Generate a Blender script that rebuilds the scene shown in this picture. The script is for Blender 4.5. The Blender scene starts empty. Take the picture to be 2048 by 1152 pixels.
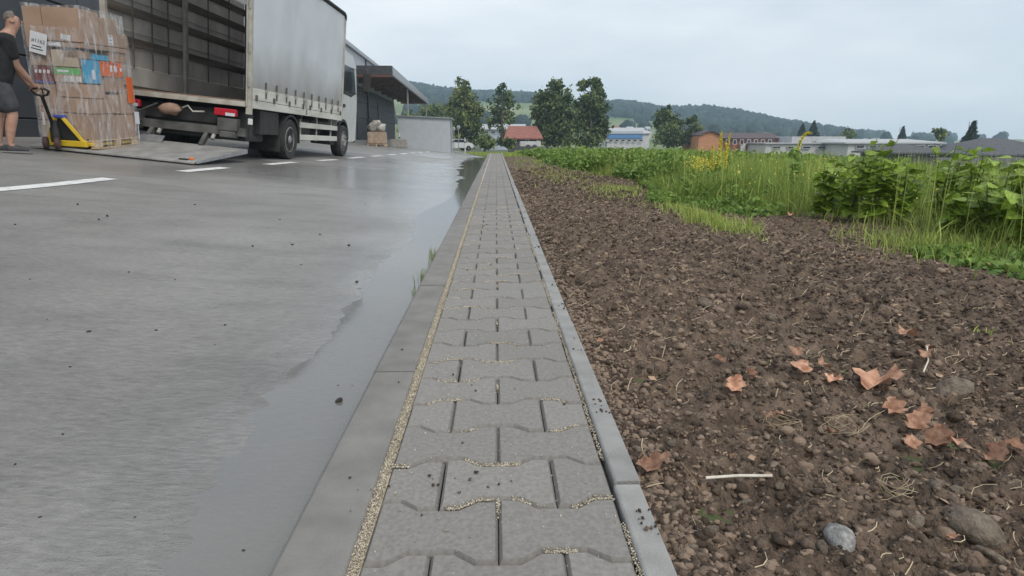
import bpy, bmesh, math, random
import numpy as np
from mathutils import Matrix, Vector, Euler
random.seed(7); rng = np.random.default_rng(7)
sc = bpy.context.scene; col = sc.collection
PI = math.pi; R = math.radians

# ---------------------------------------------------------------- camera, sky, sun, exposure
F = 1250.0; CAM_H = 0.6
PITCH = math.atan2(299, F); YAW = math.atan2(32, F*math.cos(PITCH)+299*math.sin(PITCH))
cd = bpy.data.cameras.new('camera'); cam = bpy.data.objects.new('camera', cd); col.objects.link(cam)
cam.location = (0, 0, CAM_H); cam.rotation_euler = (PI/2-PITCH, 0, -YAW)
cd.sensor_width = 36; cd.lens = 36*F/2048; cd.clip_start = .05; cd.clip_end = 6000
sc.camera = cam
SUN_EL, SUN_AZ = R(48), R(150)          # a veiled sun, high, behind and to the right of the camera
wd = bpy.data.worlds.new('World'); sc.world = wd; wd.use_nodes = True
nt = wd.node_tree; nt.nodes.clear(); N = nt.nodes.new; L = nt.links.new
wo = N('ShaderNodeOutputWorld'); bg = N('ShaderNodeBackground'); bg.inputs['Strength'].default_value = .1
sky = N('ShaderNodeTexSky'); sky.sky_type = 'NISHITA'; sky.sun_disc = False
sky.sun_elevation = SUN_EL; sky.sun_rotation = SUN_AZ; sky.air_density = 1.0; sky.dust_density = 2.0; sky.ozone_density = 1.0
tc = N('ShaderNodeTexCoord'); mp = N('ShaderNodeMapping'); mp.inputs['Scale'].default_value = (1, 1, 3.6)
n1 = N('ShaderNodeTexNoise'); n1.inputs['Scale'].default_value = 2.1; n1.inputs['Detail'].default_value = 6; n1.inputs['Roughness'].default_value = .52
cr = N('ShaderNodeValToRGB'); cr.color_ramp.elements[0].position = .38; cr.color_ramp.elements[1].position = .64
cr.color_ramp.elements[0].color = (5.75, 6.4, 6.95, 1); cr.color_ramp.elements[1].color = (7.9, 8.15, 8.35, 1)
mx = N('ShaderNodeMix'); mx.data_type = 'RGBA'; mx.inputs[0].default_value = .9
L(tc.outputs['Generated'], mp.inputs[0]); L(mp.outputs[0], n1.inputs['Vector']); L(n1.outputs['Fac'], cr.inputs[0])
L(sky.outputs[0], mx.inputs[6]); L(cr.outputs[0], mx.inputs[7]); L(mx.outputs[2], bg.inputs[0]); L(bg.outputs[0], wo.inputs[0])
sd = bpy.data.lights.new('sun', 'SUN'); sd.energy = 1.4; sd.angle = R(24); sd.color = (1, .92, .8)
sun = bpy.data.objects.new('sun', sd); col.objects.link(sun); sun.location = (20, -30, 60)
sun.rotation_euler = (PI/2-SUN_EL, 0, PI-SUN_AZ)
vs = sc.view_settings; vs.view_transform = 'Standard'; vs.look = 'None'; vs.exposure = .42; vs.gamma = 1; vs.use_curve_mapping = False
sc.cycles.max_bounces = 8; sc.cycles.transparent_max_bounces = 16; sc.cycles.volume_bounces = 1

# ---------------------------------------------------------------- survey of the place: camera rays and ground heights
_p, _y = PITCH, YAW
FW = np.array([math.sin(_y)*math.cos(_p), math.cos(_y)*math.cos(_p), -math.sin(_p)])
RT = np.array([math.cos(_y), -math.sin(_y), 0]); UP = np.cross(RT, FW); CAM = np.array([0, 0, CAM_H])
def at(x, y, z):                       # sighting of the survey photograph at distance z
    return CAM+z*(FW+RT*(x-1024)/F-UP*(y-576)/F)
def atY(x, y, Y):
    d = FW+RT*(x-1024)/F-UP*(y-576)/F; return CAM+d*Y/d[1]
def proj(P):
    v = np.asarray(P, float)-CAM; z = v@FW
    return 1024+F*(v@RT)/z, 576-F*(v@UP)/z
def sp(x, k): return k*np.logaddexp(0, np.asarray(x, float)/k)
WATER = -.085
SY = [.3, .87, 1.22, 1.57, 1.88, 2.64, 3.28, 4.5, 5.4, 5.9, 7.2, 9.6, 14.2, 20, 40]
SD = [.13, .17, .30, .32, .32, .29, .36, .25, .42, .40, .2, .26, .5, .8, .9]
def drop(Y): return .0187*(sp(np.asarray(Y, float)-20, 3)-sp(np.asarray(Y, float)-110, 3))
def shd(Y):
    Y = np.asarray(Y, float); return sum(w*np.interp(Y+o*(.25+.08*Y), SY, SD) for o, w in ((-1, .1), (-.6, .2), (-.2, .2), (.2, .2), (.6, .2), (1, .1)))
def zroad(X, Y):
    X = np.asarray(X, float); d = -.33-X; g = d-shd(Y)
    return WATER+.035*g+.045*sp(g-.4, .15)+.025*sp(d-3.6, .3)-.105*sp(d-9.5, .3)-drop(Y)
def zfield(X, Y): return -.05-drop(Y)-.045*sp(np.asarray(X, float)-6, 2)+.045*sp(np.asarray(X, float)-150, 5)

# ---------------------------------------------------------------- noise
def _h(a, b, s):
    v = np.sin(a*127.1+b*311.7+s*74.7)*43758.5453; return v-np.floor(v)
def vn(x, y, s=0):
    x = np.asarray(x, float); y = np.asarray(y, float); xi = np.floor(x); yi = np.floor(y); fx = x-xi; fy = y-yi
    fx = fx*fx*(3-2*fx); fy = fy*fy*(3-2*fy)
    return (_h(xi, yi, s)*(1-fx)+_h(xi+1, yi, s)*fx)*(1-fy)+(_h(xi, yi+1, s)*(1-fx)+_h(xi+1, yi+1, s)*fx)*fy
def fbm(x, y, s=0, o=4, g=.5):
    r = 0; a = 1; t = 0
    for i in range(o): r = r+a*vn(x*2**i, y*2**i, s+i*13); t += a; a *= g
    return r/t*2-1

# ---------------------------------------------------------------- materials
M = {}
def mat(key, c1, c2=None, rough=.7, scale=8, metal=0, bump=0, bscale=None, spec=.5, det=5, stretch=(1, 1, 1), rand=0, tint=False, trans=0, pos=(.35, .65), coat=0):
    m = bpy.data.materials.new(key); m.use_nodes = True; t = m.node_tree; t.nodes.clear(); N = t.nodes.new; L = t.links.new
    o = N('ShaderNodeOutputMaterial'); b = N('ShaderNodeBsdfPrincipled'); b.inputs['Roughness'].default_value = rough
    b.inputs['Metallic'].default_value = metal; b.inputs['Specular IOR Level'].default_value = spec; b.inputs['Coat Weight'].default_value = coat
    c2 = c2 or c1; tcn = N('ShaderNodeTexCoord'); mpn = N('ShaderNodeMapping'); mpn.inputs['Scale'].default_value = stretch; L(tcn.outputs['Object'], mpn.inputs[0])
    vec = mpn.outputs[0]
    if rand:
        oi = N('ShaderNodeObjectInfo'); sc_ = N('ShaderNodeVectorMath'); sc_.operation = 'SCALE'; sc_.inputs[0].default_value = (37, 53, 71); L(oi.outputs['Random'], sc_.inputs['Scale'])
        ad = N('ShaderNodeVectorMath'); ad.operation = 'ADD'; L(vec, ad.inputs[0]); L(sc_.outputs[0], ad.inputs[1]); vec = ad.outputs[0]
    r = N('ShaderNodeValToRGB'); r.color_ramp.elements[0].position = pos[0]; r.color_ramp.elements[1].position = pos[1]
    r.color_ramp.elements[0].color = (*c1, 1); r.color_ramp.elements[1].color = (*c2, 1)
    n = N('ShaderNodeTexNoise'); n.inputs['Scale'].default_value = scale; n.inputs['Detail'].default_value = det; L(vec, n.inputs['Vector'])
    if tint:
        a = N('ShaderNodeAttribute'); a.attribute_name = 'tint'; mm = N('ShaderNodeMath'); mm.operation = 'MULTIPLY_ADD'; mm.inputs[1].default_value = .35
        L(n.outputs['Fac'], mm.inputs[0]); L(a.outputs['Fac'], mm.inputs[2]); sb = N('ShaderNodeMath'); sb.operation = 'SUBTRACT'; sb.inputs[1].default_value = .175; L(mm.outputs[0], sb.inputs[0]); L(sb.outputs[0], r.inputs[0])
    else: L(n.outputs['Fac'], r.inputs[0])
    c = r.outputs[0]
    if rand:
        hv = N('ShaderNodeHueSaturation'); ml = N('ShaderNodeMath'); ml.operation = 'MULTIPLY_ADD'; ml.inputs[1].default_value = rand; ml.inputs[2].default_value = 1-rand/2
        L(oi.outputs['Random'], ml.inputs[0]); L(ml.outputs[0], hv.inputs['Value']); L(c, hv.inputs['Color']); c = hv.outputs[0]
    L(c, b.inputs['Base Color'])
    if bump:
        n2 = N('ShaderNodeTexNoise'); n2.inputs['Scale'].default_value = bscale or scale*4; n2.inputs['Detail'].default_value = 4; L(vec, n2.inputs['Vector'])
        bp = N('ShaderNodeBump'); bp.inputs['Strength'].default_value = bump; bp.inputs['Distance'].default_value = .03 if key == 'soil' else .01; L(n2.outputs['Fac'], bp.inputs['Height']); L(bp.outputs[0], b.inputs['Normal'])
    if trans:
        tr = N('ShaderNodeBsdfTranslucent'); L(c, tr.inputs[0]); ms = N('ShaderNodeMixShader'); ms.inputs[0].default_value = trans; L(b.outputs[0], ms.inputs[1]); L(tr.outputs[0], ms.inputs[2]); L(ms.outputs[0], o.inputs[0])
    else: L(b.outputs[0], o.inputs[0])
    M[key] = m; return m
def nodes_of(key): m = M[key]; t = m.node_tree; return t, t.nodes, t.links, next(n for n in t.nodes if n.type == 'BSDF_PRINCIPLED')

# ---------------------------------------------------------------- mesh helpers
def tag(o, label=None, cat=None, group=None, kind=None):
    for k, v in (('label', label), ('category', cat), ('group', group), ('kind', kind)):
        if v: o[k] = v
    return o
def empty(name, loc=(0, 0, 0), rot=(0, 0, 0), parent=None):
    o = bpy.data.objects.new(name, None); col.objects.link(o); o.location = loc; o.rotation_euler = rot; o.empty_display_size = .2
    if parent: o.parent = parent
    return o
def link(name, me, m, parent=None, loc=None, rot=None):
    o = bpy.data.objects.new(name, me); col.objects.link(o)
    if m and not me.materials: me.materials.append(M[m] if isinstance(m, str) else m)
    if parent: o.parent = parent
    if loc is not None: o.location = loc
    if rot is not None: o.rotation_euler = rot
    return o
def smooth(me, ang=None):
    me.polygons.foreach_set('use_smooth', [True]*len(me.polygons))
    if ang is not None and hasattr(me, 'set_sharp_from_angle'): me.set_sharp_from_angle(angle=R(ang))
class MB:
    def __init__(s): s.v = []; s.f = []
    def add(s, vs, fs):
        k = len(s.v); s.v += [tuple(map(float, v)) for v in vs]; s.f += [tuple(k+i for i in f) for f in fs]; return s
    def box(s, a, b, T=None):
        (x0, y0, z0), (x1, y1, z1) = a, b; x0, x1 = sorted((x0, x1)); y0, y1 = sorted((y0, y1)); z0, z1 = sorted((z0, z1))
        vs = [(x0, y0, z0), (x1, y0, z0), (x1, y1, z0), (x0, y1, z0), (x0, y0, z1), (x1, y0, z1), (x1, y1, z1), (x0, y1, z1)]
        if T is not None: vs = [T@Vector(v) for v in vs]
        return s.add(vs, [(0, 3, 2, 1), (4, 5, 6, 7), (0, 1, 5, 4), (1, 2, 6, 5), (2, 3, 7, 6), (3, 0, 4, 7)])
    def bar(s, a, b, w, h=None, up=(0, 0, 1)):           # box-section bar from a to b
        a = Vector(a); b = Vector(b); d = (b-a); l = d.length; d.normalize(); u = Vector(up)
        if abs(d.dot(u)) > .98: u = Vector((1, 0, 0))
        x = d.cross(u).normalized(); z = x.cross(d); h = h or w
        T = Matrix.Translation(a)@Matrix((x, d, z)).transposed().to_4x4()
        return s.box((-w/2, 0, -h/2), (w/2, l, h/2), T)
    def tube(s, pts, r, n=8, cap=True):
        pts = [Vector(p) for p in pts]; rs = [float(q) for q in r] if hasattr(r, '__len__') else [float(r)]*len(pts); vs = []; prev = None
        for i, p in enumerate(pts):
            d = (pts[min(i+1, len(pts)-1)]-pts[max(i-1, 0)]).normalized()
            u = Vector((0, 0, 1)) if abs(d.z) < .9 else Vector((1, 0, 0))
            if prev is not None and abs(prev.dot(d)) < .95: u = prev
            x = d.cross(u).normalized(); y = x.cross(d).normalized(); prev = y
            vs += [p+rs[i]*(math.cos(2*PI*k/n)*x+math.sin(2*PI*k/n)*y) for k in range(n)]
        fs = [(i*n+k, i*n+(k+1) % n, (i+1)*n+(k+1) % n, (i+1)*n+k) for i in range(len(pts)-1) for k in range(n)]
        if cap: fs += [tuple(range(n-1, -1, -1)), tuple(range((len(pts)-1)*n, len(pts)*n))]
        return s.add(vs, fs)
    def lathe(s, prof, c, axis='x', n=24):               # prof: (offset along axis, radius)
        vs = []
        for (a, r) in prof:
            for k in range(n):
                q = 2*PI*k/n; u, w = r*math.cos(q), r*math.sin(q)
                vs.append({'x': (c[0]+a, c[1]+u, c[2]+w), 'y': (c[0]+w, c[1]+a, c[2]+u), 'z': (c[0]+u, c[1]+w, c[2]+a)}[axis])
        m = len(prof); fs = [(i*n+k, i*n+(k+1) % n, (i+1)*n+(k+1) % n, (i+1)*n+k) for i in range(m-1) for k in range(n)]
        fs += [tuple(range(n-1, -1, -1)), tuple(range((m-1)*n, m*n))]
        return s.add(vs, fs)
    def prism(s, poly, lo, hi, axis='x'):
        n = len(poly); f = {'x': lambda a, p: (a, p[0], p[1]), 'y': lambda a, p: (p[0], a, p[1]), 'z': lambda a, p: (p[0], p[1], a)}[axis]
        vs = [f(lo, p) for p in poly]+[f(hi, p) for p in poly]
        fs = [tuple(range(n-1, -1, -1)), tuple(range(n, 2*n))]+[(k, (k+1) % n, n+(k+1) % n, n+k) for k in range(n)]
        return s.add(vs, fs)
    def mesh(s, name, bevel=0, seg=1, sm=None):
        me = bpy.data.meshes.new(name); me.from_pydata(s.v, [], s.f)
        bm = bmesh.new(); bm.from_mesh(me); bmesh.ops.recalc_face_normals(bm, faces=bm.faces)
        if bevel: bmesh.ops.bevel(bm, geom=list(bm.edges), offset=bevel, segments=seg, affect='EDGES', clamp_overlap=True)
        bm.to_mesh(me); bm.free()
        if sm is not None: smooth(me, sm)
        return me
    def build(s, name, m, parent=None, bevel=0, seg=1, sm=None, loc=None, rot=None):
        return link(name, s.mesh(name, bevel, seg, sm), m, parent, loc, rot)
def np_mesh(name, V, Fc, tint=None, sm=False):
    me = bpy.data.meshes.new(name); V = np.asarray(V, np.float32); Fc = np.asarray(Fc, np.int32); k = Fc.shape[1]
    me.vertices.add(len(V)); me.vertices.foreach_set('co', V.ravel()); me.loops.add(Fc.size); me.loops.foreach_set('vertex_index', Fc.ravel())
    me.polygons.add(len(Fc)); me.polygons.foreach_set('loop_start', np.arange(len(Fc), dtype=np.int32)*k)
    me.update(calc_edges=True)
    if sm: me.polygons.foreach_set('use_smooth', np.ones(len(Fc), bool))
    if tint is not None:
        a = me.attributes.new('tint', 'FLOAT', 'POINT'); a.data.foreach_set('value', np.asarray(tint, np.float32))
    me.validate(); return me
def grid_mesh(name, X, Y, Z, sm=True, tint=None):
    r, c = X.shape; V = np.stack([X, Y, Z], -1).reshape(-1, 3); i = np.arange(r*c).reshape(r, c)
    Fc = np.stack([i[:-1, :-1], i[:-1, 1:], i[1:, 1:], i[1:, :-1]], -1).reshape(-1, 4)
    return np_mesh(name, V, Fc, tint, sm)
def ico(sub):
    bm = bmesh.new(); bmesh.ops.create_icosphere(bm, subdivisions=sub, radius=1); bm.verts.ensure_lookup_table()
    V = np.array([v.co[:] for v in bm.verts]); Fc = np.array([[v.index for v in f.verts] for f in bm.faces]); bm.free(); return V, Fc
ICO1, ICO2 = ico(1), ico(2)
def scatter(base, P, S, jit=.2, tint=None, flat=None):    # many small deformed bodies in one mesh
    V0, F0 = base; n = len(P); k = len(V0)
    A = rng.normal(size=(n, 3, 3)); Q, _ = np.linalg.qr(A)
    V = np.einsum('nij,kj->nki', Q, V0)*(1+jit*rng.normal(size=(n, k, 1)))
    V = V*np.asarray(S).reshape(n, 1, -1)+P[:, None, :]
    Fc = (F0[None]+(np.arange(n)*k)[:, None, None]).reshape(-1, 3)
    return V.reshape(-1, 3), Fc, None if tint is None else np.repeat(tint, k)
def blades(P, Hh, Wd, bend, tint):                         # grass blades: tapered curved strips of three sections
    n = len(P); a = rng.uniform(0, 2*PI, n); d = np.stack([np.cos(a), np.sin(a), 0*a], 1); b = a+rng.uniform(-.6, .6, n)
    w = np.stack([-np.sin(b), np.cos(b), 0*b], 1); up = np.array([0, 0, 1.])
    rows = []
    for t, ws in ((0, 1), (.5, .8), (.85, .45), (1, .0)):
        c = P+up*(Hh*(t-.25*bend*t*t))[:, None]+d*(Hh*bend*t*t)[:, None]
        rows.append((c-w*(Wd*ws/2)[:, None], c+w*(Wd*ws/2)[:, None]))
    V = np.stack([rows[0][0], rows[0][1], rows[1][0], rows[1][1], rows[2][0], rows[2][1], rows[3][0]], 1)
    f = np.array([[0, 1, 3], [0, 3, 2], [2, 3, 5], [2, 5, 4], [4, 5, 6]])
    Fc = (f[None]+(np.arange(n)*7)[:, None, None]).reshape(-1, 3)
    return V.reshape(-1, 3), Fc, np.repeat(tint, 7)
def leafcards(P, Sz, tint, el=1.6, droop=0):
    n = len(P); A = rng.normal(size=(n, 3, 3)); Q, _ = np.linalg.qr(A); u = Q[:, :, 0]; w = Q[:, :, 1]
    if droop: u = u*np.array([1, 1, .4])-np.array([0, 0, droop]); u /= np.linalg.norm(u, axis=1)[:, None]
    nn = np.cross(u, w); s = np.asarray(Sz)[:, None]
    V = np.stack([P-u*s*.5*el, P+w*s*.5+nn*s*.12, P+u*s*.5*el, P-w*s*.5+nn*s*.12], 1)
    f = np.array([[0, 1, 2], [0, 2, 3]]); Fc = (f[None]+(np.arange(n)*4)[:, None, None]).reshape(-1, 3)
    return V.reshape(-1, 3), Fc, np.repeat(tint, 4)
def merge(parts):
    k = 0; V = []; Fc = []; T = []
    for v, f, t in parts: V.append(v); Fc.append(f+k); T.append(t); k += len(v)
    return np.concatenate(V), np.concatenate(Fc), np.concatenate(T)
def text_mesh(txt, size):
    c = bpy.data.curves.new('lettering', 'FONT'); c.body = txt; c.size = size; c.align_x = 'CENTER'; c.align_y = 'CENTER'; c.resolution_u = 2
    o = bpy.data.objects.new('lettering', c); col.objects.link(o); dg = bpy.context.evaluated_depsgraph_get()
    me = bpy.data.meshes.new_from_object(o.evaluated_get(dg)); bpy.data.objects.remove(o); return me
# ---------------------------------------------------------------- setting: ground, yard, puddle, pavement, soil
mat('ground', (.05, .075, .025), (.10, .11, .045), .95, .4, bump=.3, bscale=6)
mat('meadow', (.09, .14, .045), (.22, .24, .10), .95, .012, det=7)
# concrete of the yard: broom marks, patches, damp film beside the puddle
mat('concrete', (.22, .214, .206), (.29, .283, .273), .5, .9, det=9)
t, ns, L, b = nodes_of('concrete'); N = ns.new
geo = N('ShaderNodeTexCoord'); m1 = N('ShaderNodeMapping'); m1.inputs['Rotation'].default_value = (0, 0, R(12)); m1.inputs['Scale'].default_value = (26, 75, 10); L.new(geo.outputs['Object'], m1.inputs[0])
nb = N('ShaderNodeTexNoise'); nb.inputs['Scale'].default_value = 1; nb.inputs['Detail'].default_value = 6; nb.inputs['Roughness'].default_value = .7; L.new(m1.outputs[0], nb.inputs['Vector'])
na = N('ShaderNodeTexNoise'); na.inputs['Scale'].default_value = 2.3; na.inputs['Detail'].default_value = 3; L.new(geo.outputs['Object'], na.inputs['Vector'])
ra = N('ShaderNodeMapRange'); ra.inputs[1].default_value = .35; ra.inputs[2].default_value = .68; ra.inputs[3].default_value = .25; ra.inputs[4].default_value = 1; L.new(na.outputs['Fac'], ra.inputs[0])
ng = N('ShaderNodeTexNoise'); ng.inputs['Scale'].default_value = 240; ng.inputs['Detail'].default_value = 3; L.new(geo.outputs['Object'], ng.inputs['Vector'])
wet = N('ShaderNodeAttribute'); wet.attribute_name = 'tint'
mulb = N('ShaderNodeMath'); mulb.operation = 'MULTIPLY'; L.new(nb.outputs['Fac'], mulb.inputs[0]); L.new(ra.outputs[0], mulb.inputs[1])
adb = N('ShaderNodeMath'); adb.operation = 'MULTIPLY_ADD'; adb.inputs[1].default_value = .25; L.new(ng.outputs['Fac'], adb.inputs[0]); L.new(mulb.outputs[0], adb.inputs[2])
bp = N('ShaderNodeBump'); bp.inputs['Strength'].default_value = 1.0; bp.inputs['Distance'].default_value = .016; L.new(adb.outputs[0], bp.inputs['Height']); L.new(bp.outputs[0], b.inputs['Normal'])
L.new(wet.outputs['Fac'], b.inputs['Coat Weight']); b.inputs['Coat Roughness'].default_value = .21; b.inputs['Coat IOR'].default_value = 1.4
rr = N('ShaderNodeMapRange'); rr.inputs[3].default_value = .48; rr.inputs[4].default_value = .16; L.new(wet.outputs['Fac'], rr.inputs[0]); L.new(rr.outputs[0], b.inputs['Roughness'])
base = b.inputs['Base Color'].links[0].from_socket
dk = N('ShaderNodeMix'); dk.data_type = 'RGBA'; dk.blend_type = 'MULTIPLY'; dk.inputs[7].default_value = (.92, .92, .92, 1); L.new(wet.outputs['Fac'], dk.inputs[0]); L.new(base, dk.inputs[6])
# worn streaks running with the broom, and grey stains
m2 = N('ShaderNodeMapping'); m2.inputs['Rotation'].default_value = (0, 0, R(8)); m2.inputs['Scale'].default_value = (.5, 2.6, 1); L.new(geo.outputs['Object'], m2.inputs[0])
nst = N('ShaderNodeTexNoise'); nst.inputs['Scale'].default_value = 1.2; nst.inputs['Detail'].default_value = 8; nst.inputs['Roughness'].default_value = .6; L.new(m2.outputs[0], nst.inputs['Vector'])
rst = N('ShaderNodeMapRange'); rst.inputs[1].default_value = .52; rst.inputs[2].default_value = .72; rst.inputs[3].default_value = 0; rst.inputs[4].default_value = .5; L.new(nst.outputs['Fac'], rst.inputs[0])
ds = N('ShaderNodeMix'); ds.data_type = 'RGBA'; ds.blend_type = 'MULTIPLY'; ds.inputs[7].default_value = (.55, .55, .56, 1); L.new(rst.outputs[0], ds.inputs[0]); L.new(dk.outputs[2], ds.inputs[6])
gr1 = N('ShaderNodeMapRange'); gr1.inputs[1].default_value = .3; gr1.inputs[2].default_value = .7; gr1.inputs[3].default_value = .72; gr1.inputs[4].default_value = 1.22; L.new(nb.outputs['Fac'], gr1.inputs[0])
grm = N('ShaderNodeVectorMath'); grm.operation = 'SCALE'; L.new(ds.outputs[2], grm.inputs[0]); L.new(gr1.outputs[0], grm.inputs['Scale']); L.new(grm.outputs[0], b.inputs['Base Color'])

wt = bpy.data.materials.new('water'); wt.use_nodes = True; M['water'] = wt; t = wt.node_tree; t.nodes.clear(); N = t.nodes.new; L = t.links.new     # thin film of water: Fresnel reflection over milky diffuse colour added to brighten it
o_ = N('ShaderNodeOutputMaterial'); tr_ = N('ShaderNodeBsdfTransparent'); tr_.inputs[0].default_value = (.97, .975, .97, 1); gl_ = N('ShaderNodeBsdfGlossy'); gl_.inputs['Roughness'].default_value = .07; fr_ = N('ShaderNodeFresnel'); fr_.inputs[0].default_value = 1.75; ms_ = N('ShaderNodeMixShader'); df_ = N('ShaderNodeBsdfDiffuse'); df_.inputs[0].default_value = (.325, .32, .31, 1); mu_ = N('ShaderNodeMixShader'); mu_.inputs[0].default_value = .46; L(tr_.outputs[0], mu_.inputs[1]); L(df_.outputs[0], mu_.inputs[2])
nw = N('ShaderNodeTexNoise'); nw.inputs['Scale'].default_value = 5; nw.inputs['Detail'].default_value = 2; bw = N('ShaderNodeBump'); bw.inputs['Strength'].default_value = .16; bw.inputs['Distance'].default_value = .004
tcw = N('ShaderNodeTexCoord'); L(tcw.outputs['Object'], nw.inputs['Vector']); L(nw.outputs['Fac'], bw.inputs['Height']); L(bw.outputs[0], gl_.inputs['Normal'])
L(fr_.outputs[0], ms_.inputs[0]); L(mu_.outputs[0], ms_.inputs[1]); L(gl_.outputs[0], ms_.inputs[2]); L(ms_.outputs[0], o_.inputs[0])
# light passes the shallow film, so that the concrete under it is lit by the sky
mat('paint', (.74, .74, .74), (.5, .5, .5), .7, 14, bump=.2, bscale=90, pos=(.45, .75))
mat('paver', (.192, .183, .172), (.25, .239, .226), .9, 120, bump=.12, bscale=420, rand=.14)
mat('kerb', (.17, .164, .156), (.222, .214, .205), .85, 11, bump=.3, bscale=260, rand=.12, det=8)
mat('edging', (.24, .238, .234), (.31, .307, .303), .85, 16, bump=.3, bscale=240, rand=.12)
mat('bed', (.05, .045, .04), (.10, .09, .075), 1, 60, bump=.6, bscale=200)
mat('sand', (.34, .295, .225), (.64, .58, .47), .95, 40, tint=True)
mat('soil', (.072, .05, .036), (.225, .162, .118), .96, 16, bump=1, bscale=70, det=10, pos=(.32, .7))
mat('clod', (.058, .040, .028), (.265, .195, .145), .96, 60, tint=True, bump=.5, bscale=300)
mat('stone', (.10, .076, .056), (.21, .172, .135), .9, 3, rand=.4, bump=.6, bscale=9)
mat('stone_pale', (.19, .185, .18), (.40, .395, .39), .85, 2.2, bump=.6, bscale=9)
mat('straw', (.18, .13, .075), (.55, .46, .31), .9, 30, tint=True)
mat('dead_leaf', (.27, .125, .075), (.58, .35, .24), .85, 3, rand=.7, bump=.3, bscale=8, trans=.15)
mat('peeled_stick', (.55, .50, .42), (.72, .68, .6), .8, 40)
mat('grit', (.012, .012, .012), (.05, .045, .04), .8, 80, rand=.3)

# ground: one sheet out to the foot of the hills and beyond
gx = np.concatenate([-np.geomspace(950, 14, 26), np.linspace(-13, 13, 66), np.geomspace(14, 950, 40)])
gy = np.concatenate([np.linspace(-60, -2, 10), np.linspace(-1, 120, 122), np.geomspace(125, 1000, 40)])
GX, GY = np.meshgrid(gx, gy)
def zground(X, Y):
    X = np.asarray(X, float); t = np.clip((X+.6)/1.0, 0, 1); yd = zroad(X, Y)-.16; fl = zfield(X, Y)
    far = np.clip((np.asarray(Y, float)-95)/30, 0, 1)
    xr = np.where(np.asarray(Y) < 30, -.33, -.33-4.3*(np.asarray(Y)-30)/50.)
    t = np.clip((X-xr+.1)/.5, 0, 1); z = yd*(1-t)+fl*t
    return z*(1-far)+far*(fl)
tag(link('ground', grid_mesh('ground', GX, GY, zground(GX, GY)), 'ground'), kind='structure')

# concrete yard, sloping down to the kerb where the puddle stands
def xr_yard(Y): return np.where(Y < 30, -.325, -.325-4.3*(Y-30)/50.)
u = np.concatenate([np.linspace(0, .9, 61), np.geomspace(.93, 14, 110)])[::-1]
yy = np.concatenate([np.linspace(-1.2, .4, 12), np.geomspace(.42, 95, 520)])
U, YY = np.meshgrid(u, yy); XX = xr_yard(YY)-U
near = np.exp(-U/1.4)
shore = .0022*fbm(XX*3.3, YY*2.2, 3, 5, .6)*(.35+.65*near)+.0018*fbm(XX*7+1.2*YY, YY*24, 9, 3, .6)*np.exp(-((U-shd(YY)-.05)/.22)**2)*np.clip(1.5-YY/6, .25, 1)
shore = shore+.016*fbm(XX*.9+3, YY*1.5, 14, 3, .6)*np.clip((YY-7.5)/3, 0, 1)*np.exp(-U/.9)*np.clip((30-YY)/4, 0, 1)
ZZ = zroad(XX, YY)+shore+.006*fbm(XX*.6, YY*.6, 5, 3)*(1-near)
hw = ZZ-(WATER-drop(YY)); wetv = np.clip(1-hw/.02+.5*fbm(XX*4, YY*3, 21, 4), 0, 1)*(hw < .045)
film = np.clip((fbm(XX*.45, YY*.3, 40, 4)-.02)*2.2+np.clip((YY-3.5)/8, 0, .75), 0, .9)*np.clip((YY-2.5)/4, 0, 1)*np.exp(-np.clip(U-2.5, 0, 9)/2.5)
yard = tag(link('concrete_yard', grid_mesh('concrete_yard', XX, YY, ZZ, True, np.maximum(wetv*.7, film).ravel()), 'concrete'), kind='structure')
# puddle along the kerb
pu = np.linspace(1.7, -.004, 8); py_ = np.concatenate([np.linspace(.15, 20, 10), np.linspace(21, 31, 21)]); PU, PY = np.meshgrid(pu, py_)
wm = grid_mesh('puddle', -.329-PU, PY, WATER-drop(PY))
tag(link('puddle', wm, 'water'), kind='structure')
# painted dashes
for (ya, yb, xa, xb) in [(5.2, 6.84, -4.18, -4.1), (8.30, 9.55, -4.06, -4.02), (11.05, 12.42, -3.94, -3.9), (13.7, 15.05, -3.8, -3.74), (16.3, 17.9, -3.74, -3.7), (19.1, 20.6, -3.7, -3.68), (22.0, 23.8, -3.7, -3.72), (25.3, 27.6, -3.76, -3.85), (29.5, 32, -3.95, -4.0), (34, 36.5, -4.1, -4.15), (39, 42, -4.25, -4.35)]:
    yv = np.linspace(ya, yb, 14); hw_ = .085
    xv = np.linspace(xa, xb, 14); Xg = np.stack([xv+k*hw_ for k in (-1, -.33, .33, 1)], 1); Yg = np.repeat(yv[:, None], 4, 1)+Xg*0
    Yg = Yg+.012*fbm(Xg*20, Yg*9, 8, 2); Xg = Xg+.004*fbm(Xg*9, Yg*8, 4, 2)
    near_ = np.exp(-(-.325-Xg)*-1/1.4) if False else np.exp(-(-.325-Xg)/1.4)
    z = zroad(Xg, Yg)+.0022*fbm(Xg*3.3, Yg*2.2, 3, 5, .6)*(.35+.65*near_)+.006*fbm(Xg*.6, Yg*.6, 5, 3)*(1-near_)+.005
    link('painted_dash', grid_mesh('painted_dash', Xg, Yg, z), 'paint', yard)

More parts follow.
